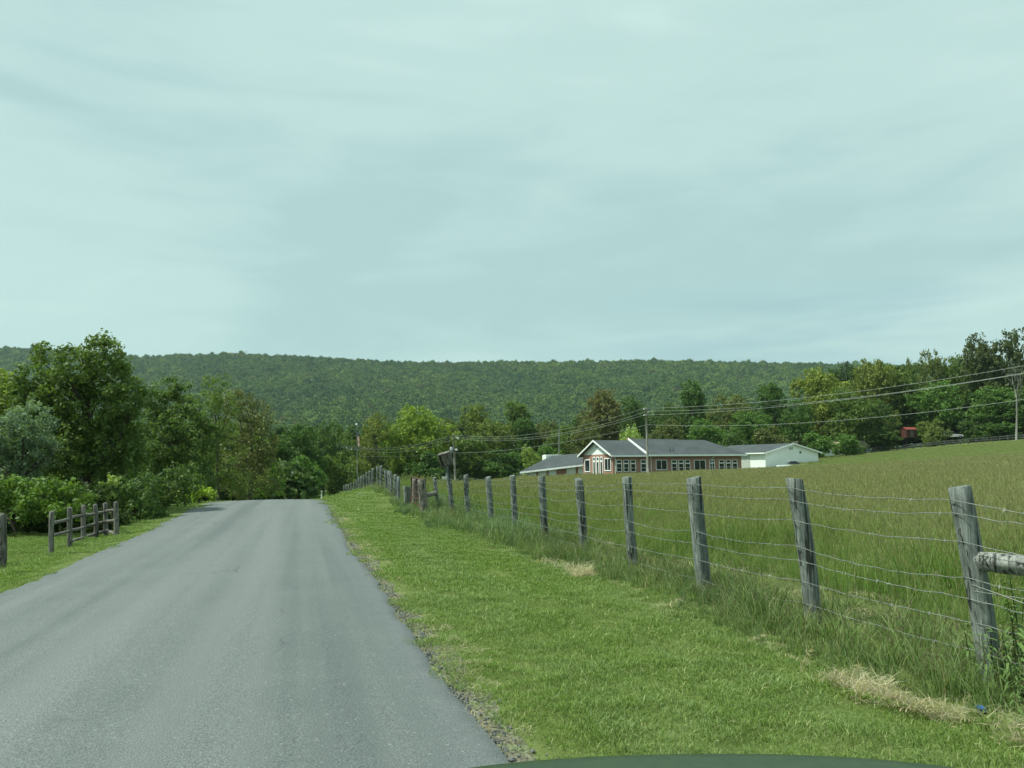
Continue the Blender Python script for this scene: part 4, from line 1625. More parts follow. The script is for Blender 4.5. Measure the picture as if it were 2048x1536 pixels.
# gable end: two wide windows and three door lights with transoms
def gwin(f0, f1, z0, z1, **k):
    A_ = wG.pt(gl_ * f0, z0) + ref
    B_ = wG.pt(gl_ * f1, z1) + ref
    fw = k.get('fw', .09)
    u0, u1 = gl_ * f0, gl_ * f1
    mb = MB()
    wG.box(mb, u0, u0 + fw, z0, z1, .002, .09)
    wG.box(mb, u1 - fw, u1, z0, z1, .002, .09)
    wG.box(mb, u0 + fw, u1 - fw, z0, z0 + fw, .002, .085)
    wG.box(mb, u0 + fw, u1 - fw, z1 - fw, z1, .002, .085)
    if k.get('transom'):
        zt = z1 - .62
        wG.box(mb, u0 + fw, u1 - fw, zt - .12, zt + .12, .002, .08)
    if k.get('split'):
        wG.box(mb, (u0 + u1) / 2 - .04, (u0 + u1) / 2 + .04, z0 + fw, z1 - fw, .002, .06)
    win = mb.build(k.get('name', "window"), TRIM_M, bb)
    mb = MB()
    wG.box(mb, u0 + fw * .6, u1 - fw * .6, z0 + fw * .6, z1 - fw * .6, .004, .03)
    mb.build("pane", GLASS_M, win)


hw = z_e - z_g
gwin(.07, .26, z_e - 2.45, z_e - .62, fw=.13)
gwin(.74, .95, z_e - 2.3, z_e - .52, fw=.13, split=1)
for f in (.36, .48, .60):
    gwin(f, f + .085, z_e - 3.1, z_e - .3, fw=.14, transom=True, name="door")
# chimney and roof vents
mb = MB()
mb.box(rp(LL * .27, gl_ * .62, z_e), ld * .9, gdn * .6, np.array([0, 0, z_r - z_e + .55]))
mb.build("chimney", BRICK, bb)
for px in (1343, 1349):
    u, _ = wS.hit(px, 915)
    mb = MB()
    mb.tube([rp(u, .3, ze2 + .35), rp(u, .3, ze2 + .85)], .09, 8)
    mb.build("roof_vent", DARKPOLE_M, bb)

# low wing -------------------------------------------------------------
wl_ = at(1054, 944, 118)
wr_ = at(1166, 930, 116)
zwl, zwr = at(1043, 943, 118)[2], at(1166, 929.5, 116)[2]
zg2 = min(gz(wl_[0], wl_[1]), gz(wr_[0], wr_[1])) - .3
ref2 = np.array([wl_[0], wl_[1], zg2])
lw = thing("low_wing", "low side wing with white walls, brick piers and grey hip roof", "building", ref2)
wW = Wall(wl_, wr_, ref2)
zl_ = lambda u: zwl + (zwr - zwl) * u / wW.L
mb = MB()
V = []
for s_ in (0, -9.0):
    for u in (0, wW.L):
        V += [wW.pt(u, zg2, s_), wW.pt(u, zl_(u) - .05, s_)]
mb.add(V, [(0, 2, 3, 1), (2, 6, 7, 3), (6, 4, 5, 7), (4, 0, 1, 5)])
mb.build("wall", SIDING_M, lw)
mb = MB()
zrw = at(1160, 905.5, 119)[2]
zrl = at(1092, 911, 121)[2]
e0, e1 = wW.pt(-.9, zl_(-.9) + .1, .8), wW.pt(wW.L + .2, zl_(wW.L) + .1, .8)
r0, r1 = wW.pt(wW.L * .36, zrl, -4.2), wW.pt(wW.L + .2, zrw, -4.2)
f0, f1 = wW.pt(-.9, zl_(0) + .1, -9.8), wW.pt(wW.L + .2, zl_(wW.L) + .1, -9.8)
slab(mb, [e0, e1, r1, r0], .14)
slab(mb, [e0, r0, f0], .14)
slab(mb, [f0, r0, r1, f1], .14)
mb.build("roof", ROOF_M, lw)
mb = MB()
mb.box(e0 + np.array([0, 0, -.3]) + wW.n * .02, e1 - e0, wW.n * .1, np.array([0, 0, .26]))
mb.build("gutter", TRIM_M, lw)
for px0, px1 in ((1073, 1076.5), (1093, 1097), (1113, 1133), (1151.5, 1156)):
    u0, _ = wW.hit(px0, 940)
    u1, _ = wW.hit(px1, 940)
    mb = MB()
    wW.box(mb, u0, u1, zg2, zl_(u0) - .1, .005, .06)
    mb.build("brick_pier", BRICK, lw)
mb = MB()
u0, _ = wW.hit(1093, 945)
wW.box(mb, u0, wW.L - .6, zg2, zg2 + .95, 2.0, 2.2)
mb.build("ramp_wall", TRIM_M, lw)
mb = MB()
mb.tube([wW.pt(-.5, zl_(0) - .2, .7), wW.pt(.1, zl_(0) - .5, .3), wW.pt(.25, zl_(0) - .6, .1), wW.pt(.25, zg2, .1)], .05, 8)
mb.build("downspout", TRIM_M, lw)
# white camper roof seen over the low wing
cb = at(1105, 920, 140)
cw = thing("camper_trailer", "white camper roof showing over the low wing beside the mast", "trailer", (cb[0], cb[1], gz(cb[0], cb[1])))
zt = at(1105, 909.5, 140)[2] - cw.location[2]
mb = MB()
mb.box((-1.6, -1.1, zt - 2.3), (3.4, 0, 0), (0, 2.2, 0), (0, 0, 2.2))
mb.build("body", SIDING_M, cw)
mb = MB()
mb.box((-1.5, -1.0, zt - .09), (3.0, 0, 0), (0, 2.0, 0), (0, 0, .1))
mb.build("roof", TRIM_M, cw)
for x in (-.8, .9):
    mb = MB()
    mb.tube([(x, -1.15, zt - 2.3), (x, -.9, zt - 2.3)], .35, 14)
    mb.build("wheel", DARKPOLE_M, cw)

# white shed ------------------------------------------------------------
sC = at(1531, 925, 128)
sR = at(1637, 925, 133)
sd = np.array([sR[0] - sC[0], sR[1] - sC[1], 0])
sW = np.linalg.norm(sd)
sd /= sW
sn = np.array([-sd[1], sd[0], 0])
sn = sn - sd * .22                      # the building runs back and slightly behind the brick one
sn /= np.linalg.norm(sn)
sL = 12.0
zg3 = min(gz(sC[0], sC[1]), gz(sR[0], sR[1])) - .4
ref3 = np.array([sC[0], sC[1], zg3])
sh = thing("white_shed", "plain white gabled shed with a dark roof next to the brick building", "shed", ref3)
z3e = at(1531, 905, 128)[2]
z3r = at(1582, 887.5, 130.5)[2]


def sp(u, s_, z):
    return sC * np.array([1, 1, 0]) + sd * u + sn * s_ + np.array([0, 0, z]) - ref3


mb = MB()
V = [sp(0, 0, zg3), sp(sW, 0, zg3), sp(sW, sL, zg3), sp(0, sL, zg3), sp(0, 0, z3e), sp(sW, 0, z3e), sp(sW, sL, z3e), sp(0, sL, z3e), sp(sW / 2, 0, z3r), sp(sW / 2, sL, z3r)]
mb.add(V, [(0, 1, 5, 8, 4), (1, 2, 6, 5), (2, 3, 7, 9, 6), (3, 0, 4, 7)])
m, nt, b, o = material("lap_siding")
wv = nt.nodes.new('ShaderNodeTexWave')
wv.wave_type = 'BANDS'
wv.bands_direction = 'Z'
wv.wave_profile = 'SAW'
wv.inputs['Scale'].default_value = 1.6
nt.links.new(obj_co(nt), wv.inputs['Vector'])
set_col(nt, b, ramp(nt, noise(nt, obj_co(nt), .5, 5, .6), [(.3, (.8, .83, .82)), (.7, (.86, .89, .88))]))
bump(nt, b, wv.outputs['Fac'], .5, .03)
mb.build("wall", m, sh)
mb = MB()
k_ = (z3r - z3e) / (sW / 2) * .45
for s_ in (0, 1):
    e_ = (lambda s0, z: sp(-.45 if s_ == 0 else sW + .45, s0, z))
    slab(mb, [e_(-.4, z3e - k_ + .1), sp(sW / 2, -.4, z3r + .1), sp(sW / 2, sL + .4, z3r + .1), e_(sL + .4, z3e - k_ + .1)][::(1 if s_ else -1)], .1)
mb.build("roof", ROOF_M, sh)
for s_ in (0, 1):
    A_ = sp(-.45 if s_ == 0 else sW + .45, -.46, z3e - k_ - .12)
    B_ = sp(sW / 2, -.46, z3r - .12)
    mb = MB()
    mb.box(A_, B_ - A_, -sn * .06, np.array([0, 0, .24]))
    mb.build("rake_board", TRIM_M, sh)
mb = MB()
mb.box(sp(-.5, -.4, z3e - k_ - .1), sn * (sL + .8), -sd * .08, np.array([0, 0, .2]))
mb.build("gutter", TRIM_M, sh)
# boarded door on the side wall, vent and meter on the gable
TAND_M = plain("tan_board", (0.42, 0.45, 0.4), .7, var=.12)
mb = MB()
mb.box(sp(-.05, 3.0, zg3 + .2), sn * 2.6, sd * .04, np.array([0, 0, 2.5]))
mb.build("door", TAND_M, sh)
mb = MB()
mb.box(sp(sW * .45, -.05, z3r - 1.0), sd * .8, sn * .04, np.array([0, 0, .4]))
mb.build("gable_vent", STEEL_M, sh)
mb = MB()
mb.box(sp(sW * .64, -.12, z3e - .15), sd * .3, sn * .11, np.array([0, 0, .35]))
mb.build("meter_box", DARKPOLE_M, sh)

# ------------------------------------------------------------------ vehicles and sheds in the distance
CARW_M = plain("white_car_paint", (0.75, 0.77, 0.77), .3, var=.03, spec=.5)
TYRE_M = plain("tyre_rubber", (0.02, 0.02, 0.02), .9, var=.2)


def make_car(label, loc, rz, pickup=False):
    e = thing("parked_car", label, "car", loc, rz)
    L, W = 4.7, 1.8
    if pickup:
        prof = [(-2.35, .45), (-2.35, .95), (-.7, .98), (-.62, 1.0), (-.5, 1.0), (1.0, 1.02), (2.2, .92), (2.35, .75), (2.35, .45)]
        cab = [(-.6, .99), (-.5, 1.55), (.45, 1.6), (1.1, 1.02)]
    else:
        prof = [(-2.3, .4), (-2.35, .85), (-2.2, 1.0), (-1.0, 1.02), (1.0, 1.0), (2.2, .85), (2.35, .65), (2.3, .4)]
        cab = [(-1.95, 1.0), (-1.4, 1.5), (.2, 1.55), (1.15, 1.0)]

    def extr(P, w, w2):
        n = len(P)
        zmax = max(p_[1] for p_ in P)
        V = [(x, -(w if z < zmax - .2 else w2), z) for x, z in P] + [(x, (w if z < zmax - .2 else w2), z) for x, z in P]
        F = [tuple(range(n)), tuple(reversed(range(n, 2 * n)))] + [(i, n + i, n + (i + 1) % n, (i + 1) % n) for i in range(n)]
        return V, F
    mb = MB()
    mb.add(*extr(prof, W / 2, W / 2 - .03))
    o = mb.build("body", CARW_M, e)
    bv = o.modifiers.new("soft", 'BEVEL')
    bv.width = .06
    bv.segments = 2
    mb = MB()
    mb.add(*extr(cab, W / 2 - .08, W / 2 - .25))
    o = mb.build("cabin_glass", GLASS_M, e)
    mb = MB()
    x0, x1 = cab[1][0] - .06, cab[2][0] + .06
    mb.box((x0, -W / 2 + .24, cab[2][1] + .0), (x1 - x0, 0, 0), (0, W - .48, 0), (0, 0, .05))
    mb.build("roof", CARW_M, e)
    for x in (-1.4, 1.45):
        for s in (-1, 1):
            mb = MB()
            mb.tube([(x, s * (W / 2 - .2), .33), (x, s * (W / 2 + .02), .33)], .33, 16)
            t_ = mb.build("tyre", TYRE_M, e)
            mb = MB()
            mb.tube([(x, s * (W / 2 + .021), .33), (x, s * (W / 2 + .035), .33)], .19, 12)
            mb.build("rim", STEEL_M, t_)
    for s in (-1, 1):
        mb = MB()
        mb.box((2.3, s * .6 - .17, .66), (.06, 0, 0), (0, .34, 0), (0, 0, .14))
        mb.build("headlight", INS_M, e)
    return e


def ground_pt(px, fwd):
    q = at(px, 930, fwd)
    return np.array([q[0], q[1], gz(q[0], q[1])])


q = ground_pt(1585, 126)
q[2] = at(1585, 922, 126)[2] - 1.6
make_car("white pickup parked against the white shed wall, half hidden by grass", q, -.35, True)
q = ground_pt(1907, 172)
q[2] = max(at(1907, 863, 172)[2] - 1.6, q[2])
make_car("white car parked under the dark trees above the field", q, -.2)

# red shed
q = ground_pt(1822, 178)
q[2] = at(1822, 869, 178)[2]
rs_ = thing("red_shed", "small red barn shed with a bright red roof under the trees", "shed", q, -.15)
rs_.scale = (.8, .8, .62)
mb = MB()
mb.add([(-1.6, -1.3, -1.2), (1.6, -1.3, -1.2), (1.6, 1.3, -1.2), (-1.6, 1.3, -1.2), (-1.6, -1.3, 1.9), (1.6, -1.3, 1.9), (1.6, 1.3, 1.9), (-1.6, 1.3, 1.9), (-1.6, 0, 2.6), (1.6, 0, 2.6)],
       [(0, 1, 5, 4), (2, 3, 7, 6), (3, 0, 4, 8, 7), (1, 2, 6, 9, 5)])
mb.build("wall", RED_M, rs_)
mb = MB()
slab(mb, [np.array(p_) for p_ in ((-1.8, -1.55, 1.85), (1.8, -1.55, 1.85), (1.8, 0, 2.75), (-1.8, 0, 2.75))], .08)
slab(mb, [np.array(p_) for p_ in ((-1.8, 0, 2.75), (1.8, 0, 2.75), (1.8, 1.55, 1.85), (-1.8, 1.55, 1.85))], .08)
mb.build("roof", REDROOF_M, rs_)
mb = MB()
mb.box((-.5, -1.36, -1.0), (1.0, 0, 0), (0, .05, 0), (0, 0, 2.5))
mb.build("door", BOXWOOD_M, rs_)

# long tan roofed house behind the shed trees
q = ground_pt(1655, 168)
zt = at(1655, 882, 168)[2]
q[2] = min(q[2], zt - 3.4)
th = thing("tan_roofed_house", "long low house with a pale tan roof half hidden behind shrubs", "house", q, -.25)
hh = zt - q[2]
mb = MB()
mb.box((-7, -3, -.5), (15, 0, 0), (0, 6, 0), (0, 0, hh - .9))
mb.build("wall", SIDING_M, th)
mb = MB()
slab(mb, [np.array(p_) for p_ in ((-7.4, -3.4, hh - 1.5), (8.4, -3.4, hh - 1.5), (8.4, 0, hh), (-7.4, 0, hh))], .12)
slab(mb, [np.array(p_) for p_ in ((-7.4, 0, hh), (8.4, 0, hh), (8.4, 3.4, hh - 1.5), (-7.4, 3.4, hh - 1.5))], .12)
mb.build("roof", TAN_M, th)
for x in (-5, -2, 1, 4, 6.3):
    mb = MB()
    mb.box((x, -3.06, hh - 2.7), (1.0, 0, 0), (0, .07, 0), (0, 0, .9))
    w_ = mb.build("window", TRIM_M, th)
    mb = MB()
    mb.box((x + .1, -3.08, hh - 2.6), (.8, 0, 0), (0, .03, 0), (0, 0, .7))
    mb.build("pane", GLASS_M, w_)

# grey gabled roof peeping between the brick building and the shed
q = ground_pt(1492, 150)
zt = at(1492, 893, 150)[2]
gh = thing("grey_roofed_outbuilding", "grey roofed outbuilding peeping out between the brick building and the white shed", "building", q, .1)
hh = zt - q[2]
mb = MB()
mb.box((-4, -2, -.5), (8, 0, 0), (0, 4, 0), (0, 0, hh - .3))
mb.build("wall", SIDING_M, gh)
mb = MB()
slab(mb, [np.array(p_) for p_ in ((-4.3, -2.4, hh - .9), (4.3, -2.4, hh - .9), (4.3, 0, hh), (-4.3, 0, hh))], .12)
slab(mb, [np.array(p_) for p_ in ((-4.3, 0, hh), (4.3, 0, hh), (4.3, 2.4, hh - .9), (-4.3, 2.4, hh - .9))], .12)
mb.build("roof", plain("grey_shingles", (.3, .32, .32), .8), gh)

# rail fence along the top of the field
rf_px = [(1636, 166), (1700, 164), (1780, 161), (1860, 158), (1940, 155), (2020, 152), (2100, 149), (2200, 146)]
pts_ = []
for i in range(len(rf_px) - 1):
    for s in range(5):
        t = s / 5
        q = ground_pt(rf_px[i][0] * (1 - t) + rf_px[i + 1][0] * t, rf_px[i][1] * (1 - t) + rf_px[i + 1][1] * t)
        pts_.append(q)
rfe = thing("board_fence", "long dark board fence along the top of the field below the trees", "fence", pts_[0])
for q in pts_:
    mb = MB()
    c0 = q - pts_[0]
    mb.box(c0 + [-.08, -.08, -.3], (.16, 0, 0), (0, .16, 0), (0, 0, 1.4))
    mb.build("post", DARKPOLE_M, rfe)
for z in (.42, .84):
    mb = MB()
    for i in range(len(pts_) - 1):
        A_, B_ = pts_[i] - pts_[0] + [0, -.1, z], pts_[i + 1] - pts_[0] + [0, -.1, z]
        d_ = B_ - A_
        mb.box(A_ + d_ * .004, d_ * .992, (0, -.04, 0), (0, 0, .17))
    mb.build("rail", DARKPOLE_M, rfe)


# ------------------------------------------------------------------ trees
def leaf_cloud(centres, radii, n_leaf, leaf, rng, flat=0.75, up=0.35, out=0.55, core=None, shell=0.55):
    """Leaves around clump centres. centres (k,3), radii (k,), n_leaf per clump."""
    k = len(centres)
    idx = np.repeat(np.arange(k), n_leaf)
    d = rng.normal(0, 1, (len(idx), 3))
    d /= np.linalg.norm(d, axis=1)[:, None]
    rr = (shell + (1 - shell) * rng.uniform(0, 1, len(idx))) * rng.uniform(.55, 1.15, len(idx))
    off = d * (rr * radii[idx])[:, None]
    off[:, 2] *= flat
    P = centres[idx] + off
    nrm = d * out + np.array([0, 0, up]) + rng.normal(0, 0.55, d.shape)
    nrm /= np.linalg.norm(nrm, axis=1)[:, None]
    tang = np.cross(nrm, rng.normal(0, 1, d.shape))
    tang /= np.linalg.norm(tang, axis=1)[:, None] + 1e-9
    bit = np.cross(nrm, tang)
    l = leaf * rng.uniform(.55, 1.25, len(idx))[:, None]
    V = np.stack([P - tang * l * .5, P + bit * l * .33 + nrm * l * .06, P + tang * l * .5, P - bit * l * .33 + nrm * l * .06], 1).reshape(-1, 3)
    ct = rng.uniform(0, 1, k)
    T = np.clip(ct[idx] * .6 + rng.uniform(0, 1, len(idx)) * .4, 0, 1)
    q = np.arange(len(idx)) * 4
    return V, np.stack([q, q + 1, q + 2, q + 3], 1), np.repeat(T, 4)


def lobe_clumps(lobes, per, cr, rng, low=-0.75):
    """Clump centres near the surfaces of ellipsoid lobes (x,y,z,rx,ry,rz)."""
    C, R = [], []
    for (x, y, z, rx, ry, rz) in lobes:
        n = max(4, int(per * (rx * rz + ry * rz + rx * ry) / 3))
        d = rng.normal(0, 1, (n * 2, 3))
        d /= np.linalg.norm(d, axis=1)[:, None]
        d = d[d[:, 2] > low][:n]
        f = rng.uniform(.5, 1.02, len(d)) ** .6
        wob = 1 + .16 * np.sin(d[:, 0] * 5 + x) * np.sin(d[:, 2] * 6 + z) + rng.normal(0, .05, len(d))
        C.append(np.array([x, y, z]) + d * np.array([rx, ry, rz]) * (f * wob)[:, None])
        R.append(np.full(len(d), cr) * rng.uniform(.65, 1.35, len(d)))
    return np.concatenate(C), np.concatenate(R)


def trunk_mesh(name, h, r, lobes, mat, rng, lean=(0, 0), fork=.35, limbs=5):
    mb = MB()
    top = np.array([lean[0] * h, lean[1] * h, h])
    P = [np.array([0, 0, -.4])]
    for t in np.linspace(.12, 1, 7):
        P.append(top * t + rng.normal(0, .02 * h, 3) * np.array([1, 1, 0]) * t)
    mb.tube(P, [r * 1.35, r * 1.05, r * .9, r * .75, r * .6, r * .45, r * .28, r * .12], 8)
    for i in range(limbs):
        lb = lobes[i % len(lobes)]
        t0 = fork + (0.8 - fork) * rng.uniform()
        j = min(int(t0 * 7), 5)
        s = P[j] + (P[j + 1] - P[j]) * rng.uniform()
        e_ = np.array(lb[:3]) + rng.normal(0, .35, 3) * np.array(lb[3:])
        if e_[2] < s[2] * .8:
            e_[2] = s[2] * .95
        m_ = (s + e_) / 2 + np.array([0, 0, -.06 * np.linalg.norm(e_ - s)]) + rng.normal(0, .05, 3) * np.linalg.norm(e_ - s)
        mb.tube([s, m_, e_], [r * .42, r * .3, r * .1], 6)
        for q in range(3):
            e2 = m_ + (e_ - m_) * rng.uniform(.1, .8) + rng.normal(0, .3, 3) * np.array(lb[3:])
            mb.tube([m_, (m_ + e2) / 2 + rng.normal(0, .02, 3), e2], [r * .2, r * .13, r * .05], 5)
    return mb.mesh(name, mat, True)


tr_rng = np.random.default_rng(99)
# crown families in unit height; each (lobes, clump density, clump radius, leaves, leaf size)
VAR = {}


def variant(key, lobes, per, cr, nl, leaf, trunk_h=.75, trunk_r=.022, bark=BARK, **k):
    C_, R_c = lobe_clumps(lobes, per, cr, tr_rng, k.get('low', -.75))
    V, F, T = leaf_cloud(C_, R_c, nl, leaf, tr_rng, k.get('flat', .75), k.get('up', .35), k.get('out', .55))
    me = mesh_np("crown_" + key, V, F, LEAF, {'tint': T})
    tm = trunk_mesh("trunk_" + key, trunk_h, trunk_r, lobes, bark, tr_rng)
    VAR[key] = (me, tm)


def rand_lobes(n, w, zlo, zhi, r0, r1, seed):
    r_ = np.random.default_rng(seed)
    L = []
    for i in range(n):
        z = zlo + (zhi - zlo) * (i + .5) / n
        prof = math.sin(math.pi * min(1, max(.12, (z - zlo + .1) / (1.0 - zlo + .12)))) ** .7
        th = r_.uniform(0, 6.28)
        q = w * prof * r_.uniform(.35, .8)
        r = r_.uniform(r0, r1)
        L.append((math.cos(th) * q, math.sin(th) * q, min(z, .985 - r * .8), r, r, r * r_.uniform(.7, .95)))
    L.append((0, 0, (zlo + zhi) / 2, w * .55, w * .55, (zhi - zlo) * .4))
    return L


for i in range(4):
    variant("broad%d" % i, rand_lobes(11, .42, .22, .95, .15, .24, 10 + i), 1150, .055, 18, .036)
for i in range(3):
    variant("tall%d" % i, rand_lobes(11, .25, .15, .97, .11, .17, 30 + i), 1700, .045, 18, .032)
for i in range(2):
    variant("airy%d" % i, rand_lobes(12, .38, .3, .97, .1, .16, 50 + i), 1000, .048, 15, .032, trunk_r=.018)
for i in range(2):
    variant("shrub%d" % i, rand_lobes(9, .62, .05, .9, .2, .32, 70 + i), 560, .09, 18, .062, trunk_h=.4, trunk_r=.02)
# spruce-like spire
sl = [(math.cos(i * 2.4) * .03, math.sin(i * 2.4) * .03, .14 + .82 * i / 13, .19 * (1 - i / 14) + .02, .19 * (1 - i / 14) + .02, .06) for i in range(14)]
variant("spire", sl, 1900, .035, 16, .026, trunk_h=.93, trunk_r=.016, low=-.9)
variant("willow", [(.0, 0, .62, .42, .42, .32), (.2, .1, .5, .25, .25, .38), (-.22, -.1, .5, .25, .25, .38), (0, .1, .85, .2, .2, .14)], 420, .07, 16, .05, trunk_h=.6, flat=1.3)


def tree(px, py_top, fwd, width_px, key, colour, label, group=None, name=None, rz=None, sink=0.0, cat="tree", yscale=None):
    """Stand a tree so that its crown top and width agree with a surveyed bearing and distance."""
    q = at(px, 935, fwd)
    x, y = q[0], q[1]
    z = gz(x, y) - sink
    H = max(at(px, py_top, fwd)[2] - z, 1.0)
    W = width_px / FPX * fwd
    base_w = {'broad': .98, 'tall': .66, 'airy': .86, 'shrub': 1.4, 'spire': .42, 'willow': 1.0}[key.rstrip('0123456789')]
    sx = W / base_w
    e = thing(name or "tree", label, cat, (x, y, z), tr_rng.uniform(0, 6.28) if rz is None else rz, group)
    cm, tm = VAR[key]
    c = obj("crown", cm, e)
    c.scale = (sx, yscale or sx, H)
    c.color = (*colour, 1)
    t = obj("trunk", tm, e)
    t.scale = (sx * .9, sx * .9, H)
    return e


DK, MD, LM, OL = (.037, .07, .02), (.052, .098, .025), (.10, .17, .026), (.075, .1, .026)
BR, YG, BL, PL = (.074, .075, .034), (.1, .125, .028), (.075, .115, .08), (.16, .21, .075)
DK2, OL2, BR2 = (.042, .072, .024), (.06, .092, .026), (.062, .074, .03)

# --- near trees across the road, each with lobes of its own
def near_tree(name, px, fwd, lobes_px, colour, label, leaf, per, cr, nl, trunk_r, depth=.8, seed=0, limbs=9, cat="tree", name2=None, low=-.8, bark=BARK):
    r_ = np.random.default_rng(seed)
    q = at(px, 1000, fwd)
    z = gz(q[0], q[1])
    base = np.array([q[0], q[1], z])
    L = []
    for (lx, ly, rx, rz_) in lobes_px:
        f_ = fwd + r_.uniform(-.35, .35) * depth * 2
        c0 = at(lx, ly, f_) - base
        k = f_ / FPX
        L.append((c0[0], c0[1], c0[2], rx * k, (rx * k + .3) * .8, rz_ * k))
    e = thing(name, label, cat, base)
    C_, R_c = lobe_clumps(L, per * 2.1, cr * 1.1, r_, low)
    V, F, T = leaf_cloud(C_, R_c, int(nl * 1.2), leaf * 1.1, r_, .8)
    keep = V.reshape(-1, 4, 3)[:, :, 2].min(1) > -.1
    V = V.reshape(-1, 4, 3)[keep].reshape(-1, 3)
    T = T.reshape(-1, 4)[keep].ravel()
    F = np.arange(len(V)).reshape(-1, 4)
    c = obj("crown", mesh_np("crown", V, F, LEAF, {'tint': T}), e)
    c.color = (*colour, 1)
    H = max(l[2] for l in L)
    obj("trunk", trunk_mesh("trunk", H * .95, trunk_r, L, bark, r_, lean=(np.mean([l[0] for l in L]) / H * .7, 0), limbs=limbs, fork=.2), e)
    return e


near_tree("broadleaf_tree", 178, 27, [(212, 715, 42, 46), (212, 765, 60, 50), (145, 735, 40, 42), (80, 712, 18, 28), (60, 770, 34, 45), (110, 800, 60, 60), (180, 830, 80, 65), (250, 800, 42, 52),
                                       (225, 890, 62, 62), (110, 890, 75, 65), (170, 960, 80, 55), (262, 930, 34, 60), (75, 830, 45, 40)], (.056, .088, .026),
          "large dense green tree towering over the split rail fence", .125, 42, .24, 24, .16, 1.1, 1)
near_tree("broadleaf_tree", 10, 31, [(10, 800, 40, 45), (-30, 780, 60, 60), (35, 850, 40, 40), (-20, 880, 60, 60)], (.095, .13, .026),
          "yellow green tree at the picture's edge behind the bluish tree", .14, 30, .26, 22, .12, 1, 2)
near_tree("olive_tree", 40, 24.5, [(60, 850, 45, 42), (20, 870, 45, 45), (30, 930, 60, 45), (70, 905, 40, 40), (-30, 900, 50, 60)], (.08, .118, .088),
          "soft bluish grey tree between the vine hedge and the large tree", .085, 60, .2, 26, .09, .7, 3)
near_tree("vine_hedge", 40, 21.5, [(20, 990, 65, 38), (95, 992, 50, 36), (-50, 995, 60, 45), (150, 1010, 40, 36), (60, 1020, 60, 26), (-120, 1000, 60, 45), (-200, 1005, 70, 50)], (.056, .096, .022),
          "bright green vine covered hedge behind the split rail fence", .11, 60, .2, 24, .05, .6, 4, cat="hedge", limbs=6)
near_tree("broadleaf_tree", 345, 43, [(352, 775, 28, 30), (340, 815, 45, 42), (310, 800, 26, 40), (375, 850, 40, 50), (320, 880, 50, 55), (380, 920, 50, 50), (345, 950, 50, 40), (400, 870, 40, 45), (300, 940, 40, 50), (390, 965, 40, 35)], (.048, .078, .024),
          "dark green tree with reddish tips behind the large dense tree", .17, 16, .33, 24, .15, 1.2, 5)
near_tree("broadleaf_tree", 436, 56, [(432, 770, 30, 16), (420, 800, 36, 22), (455, 810, 30, 22), (430, 850, 46, 40), (440, 910, 50, 45), (420, 950, 45, 40), (455, 965, 45, 35), (400, 900, 40, 40)], (.06, .09, .025),
          "slim airy tree with a flat feathery top over the road bend", .17, 9, .4, 22, .13, 1.4, 6)
near_tree("broadleaf_tree", 500, 66, [(480, 808, 34, 28), (512, 830, 34, 34), (475, 860, 44, 44), (520, 880, 36, 48), (490, 920, 50, 48), (500, 965, 50, 40), (530, 940, 36, 45), (462, 940, 40, 40)], (.066, .076, .03),
          "brownish budding tree at the far end of the roadside row", .2, 8, .48, 22, .17, 1.5, 7)
near_tree("roadside_shrub", 400, 35, [(385, 985, 22, 20), (408, 990, 20, 14), (372, 998, 22, 16)], (.13, .19, .03),
          "bright yellow green bush on the verge where the road crests", .11, 45, .2, 22, .05, .4, 8, cat="shrub", limbs=4)
near_tree("roadside_shrub", 330, 30, [(345, 965, 36, 36), (310, 995, 35, 35), (345, 1005, 32, 22), (375, 960, 26, 30)], (.046, .076, .026),
          "tall green bush on the verge between the road and the dark tree", .11, 40, .22, 22, .06, .5, 9, cat="shrub", limbs=5)
near_tree("roadside_shrub", 270, 24.5, [(262, 1020, 34, 34), (298, 1030, 30, 26), (245, 985, 34, 36), (285, 985, 30, 40)], (.042, .074, .024),
          "green bush crowding the last post of the split rail fence", .1, 55, .19, 24, .05, .5, 10, cat="shrub", limbs=5)
near_tree("roadside_shrub", 545, 74, [(545, 960, 22, 28), (530, 935, 22, 26), (555, 975, 16, 20), (515, 900, 16, 28), (520, 975, 30, 25)], (.085, .14, .028),
          "lime green bush below the brownish tree at the end of the road", .2, 14, .42, 22, .1, .8, 11, cat="shrub", limbs=4)
near_tree("sapling", 226, 22.5, [(226, 958, 10, 7), (215, 968, 11, 6), (236, 962, 10, 6), (222, 990, 8, 6)], (.12, .16, .05),
          "young pale sapling rising out of the hedge beside the fence", .1, 70, .1, 10, .02, .15, 12, limbs=4)
near_tree("undergrowth_bush", 170, 22.5, [(175, 1035, 50, 40), (215, 1045, 40, 30), (120, 1050, 50, 32), (190, 1000, 45, 30), (40, 1055, 55, 28), (-30, 1055, 60, 30)], (.026, .045, .015),  # near-black leaf colour paints the deep shade below the overhanging hedge
          "bush with leaves coloured dark as hedge shade, directly behind the split rail posts", .1, 60, .2, 24, .04, .4, 13, cat="shrub", limbs=5)

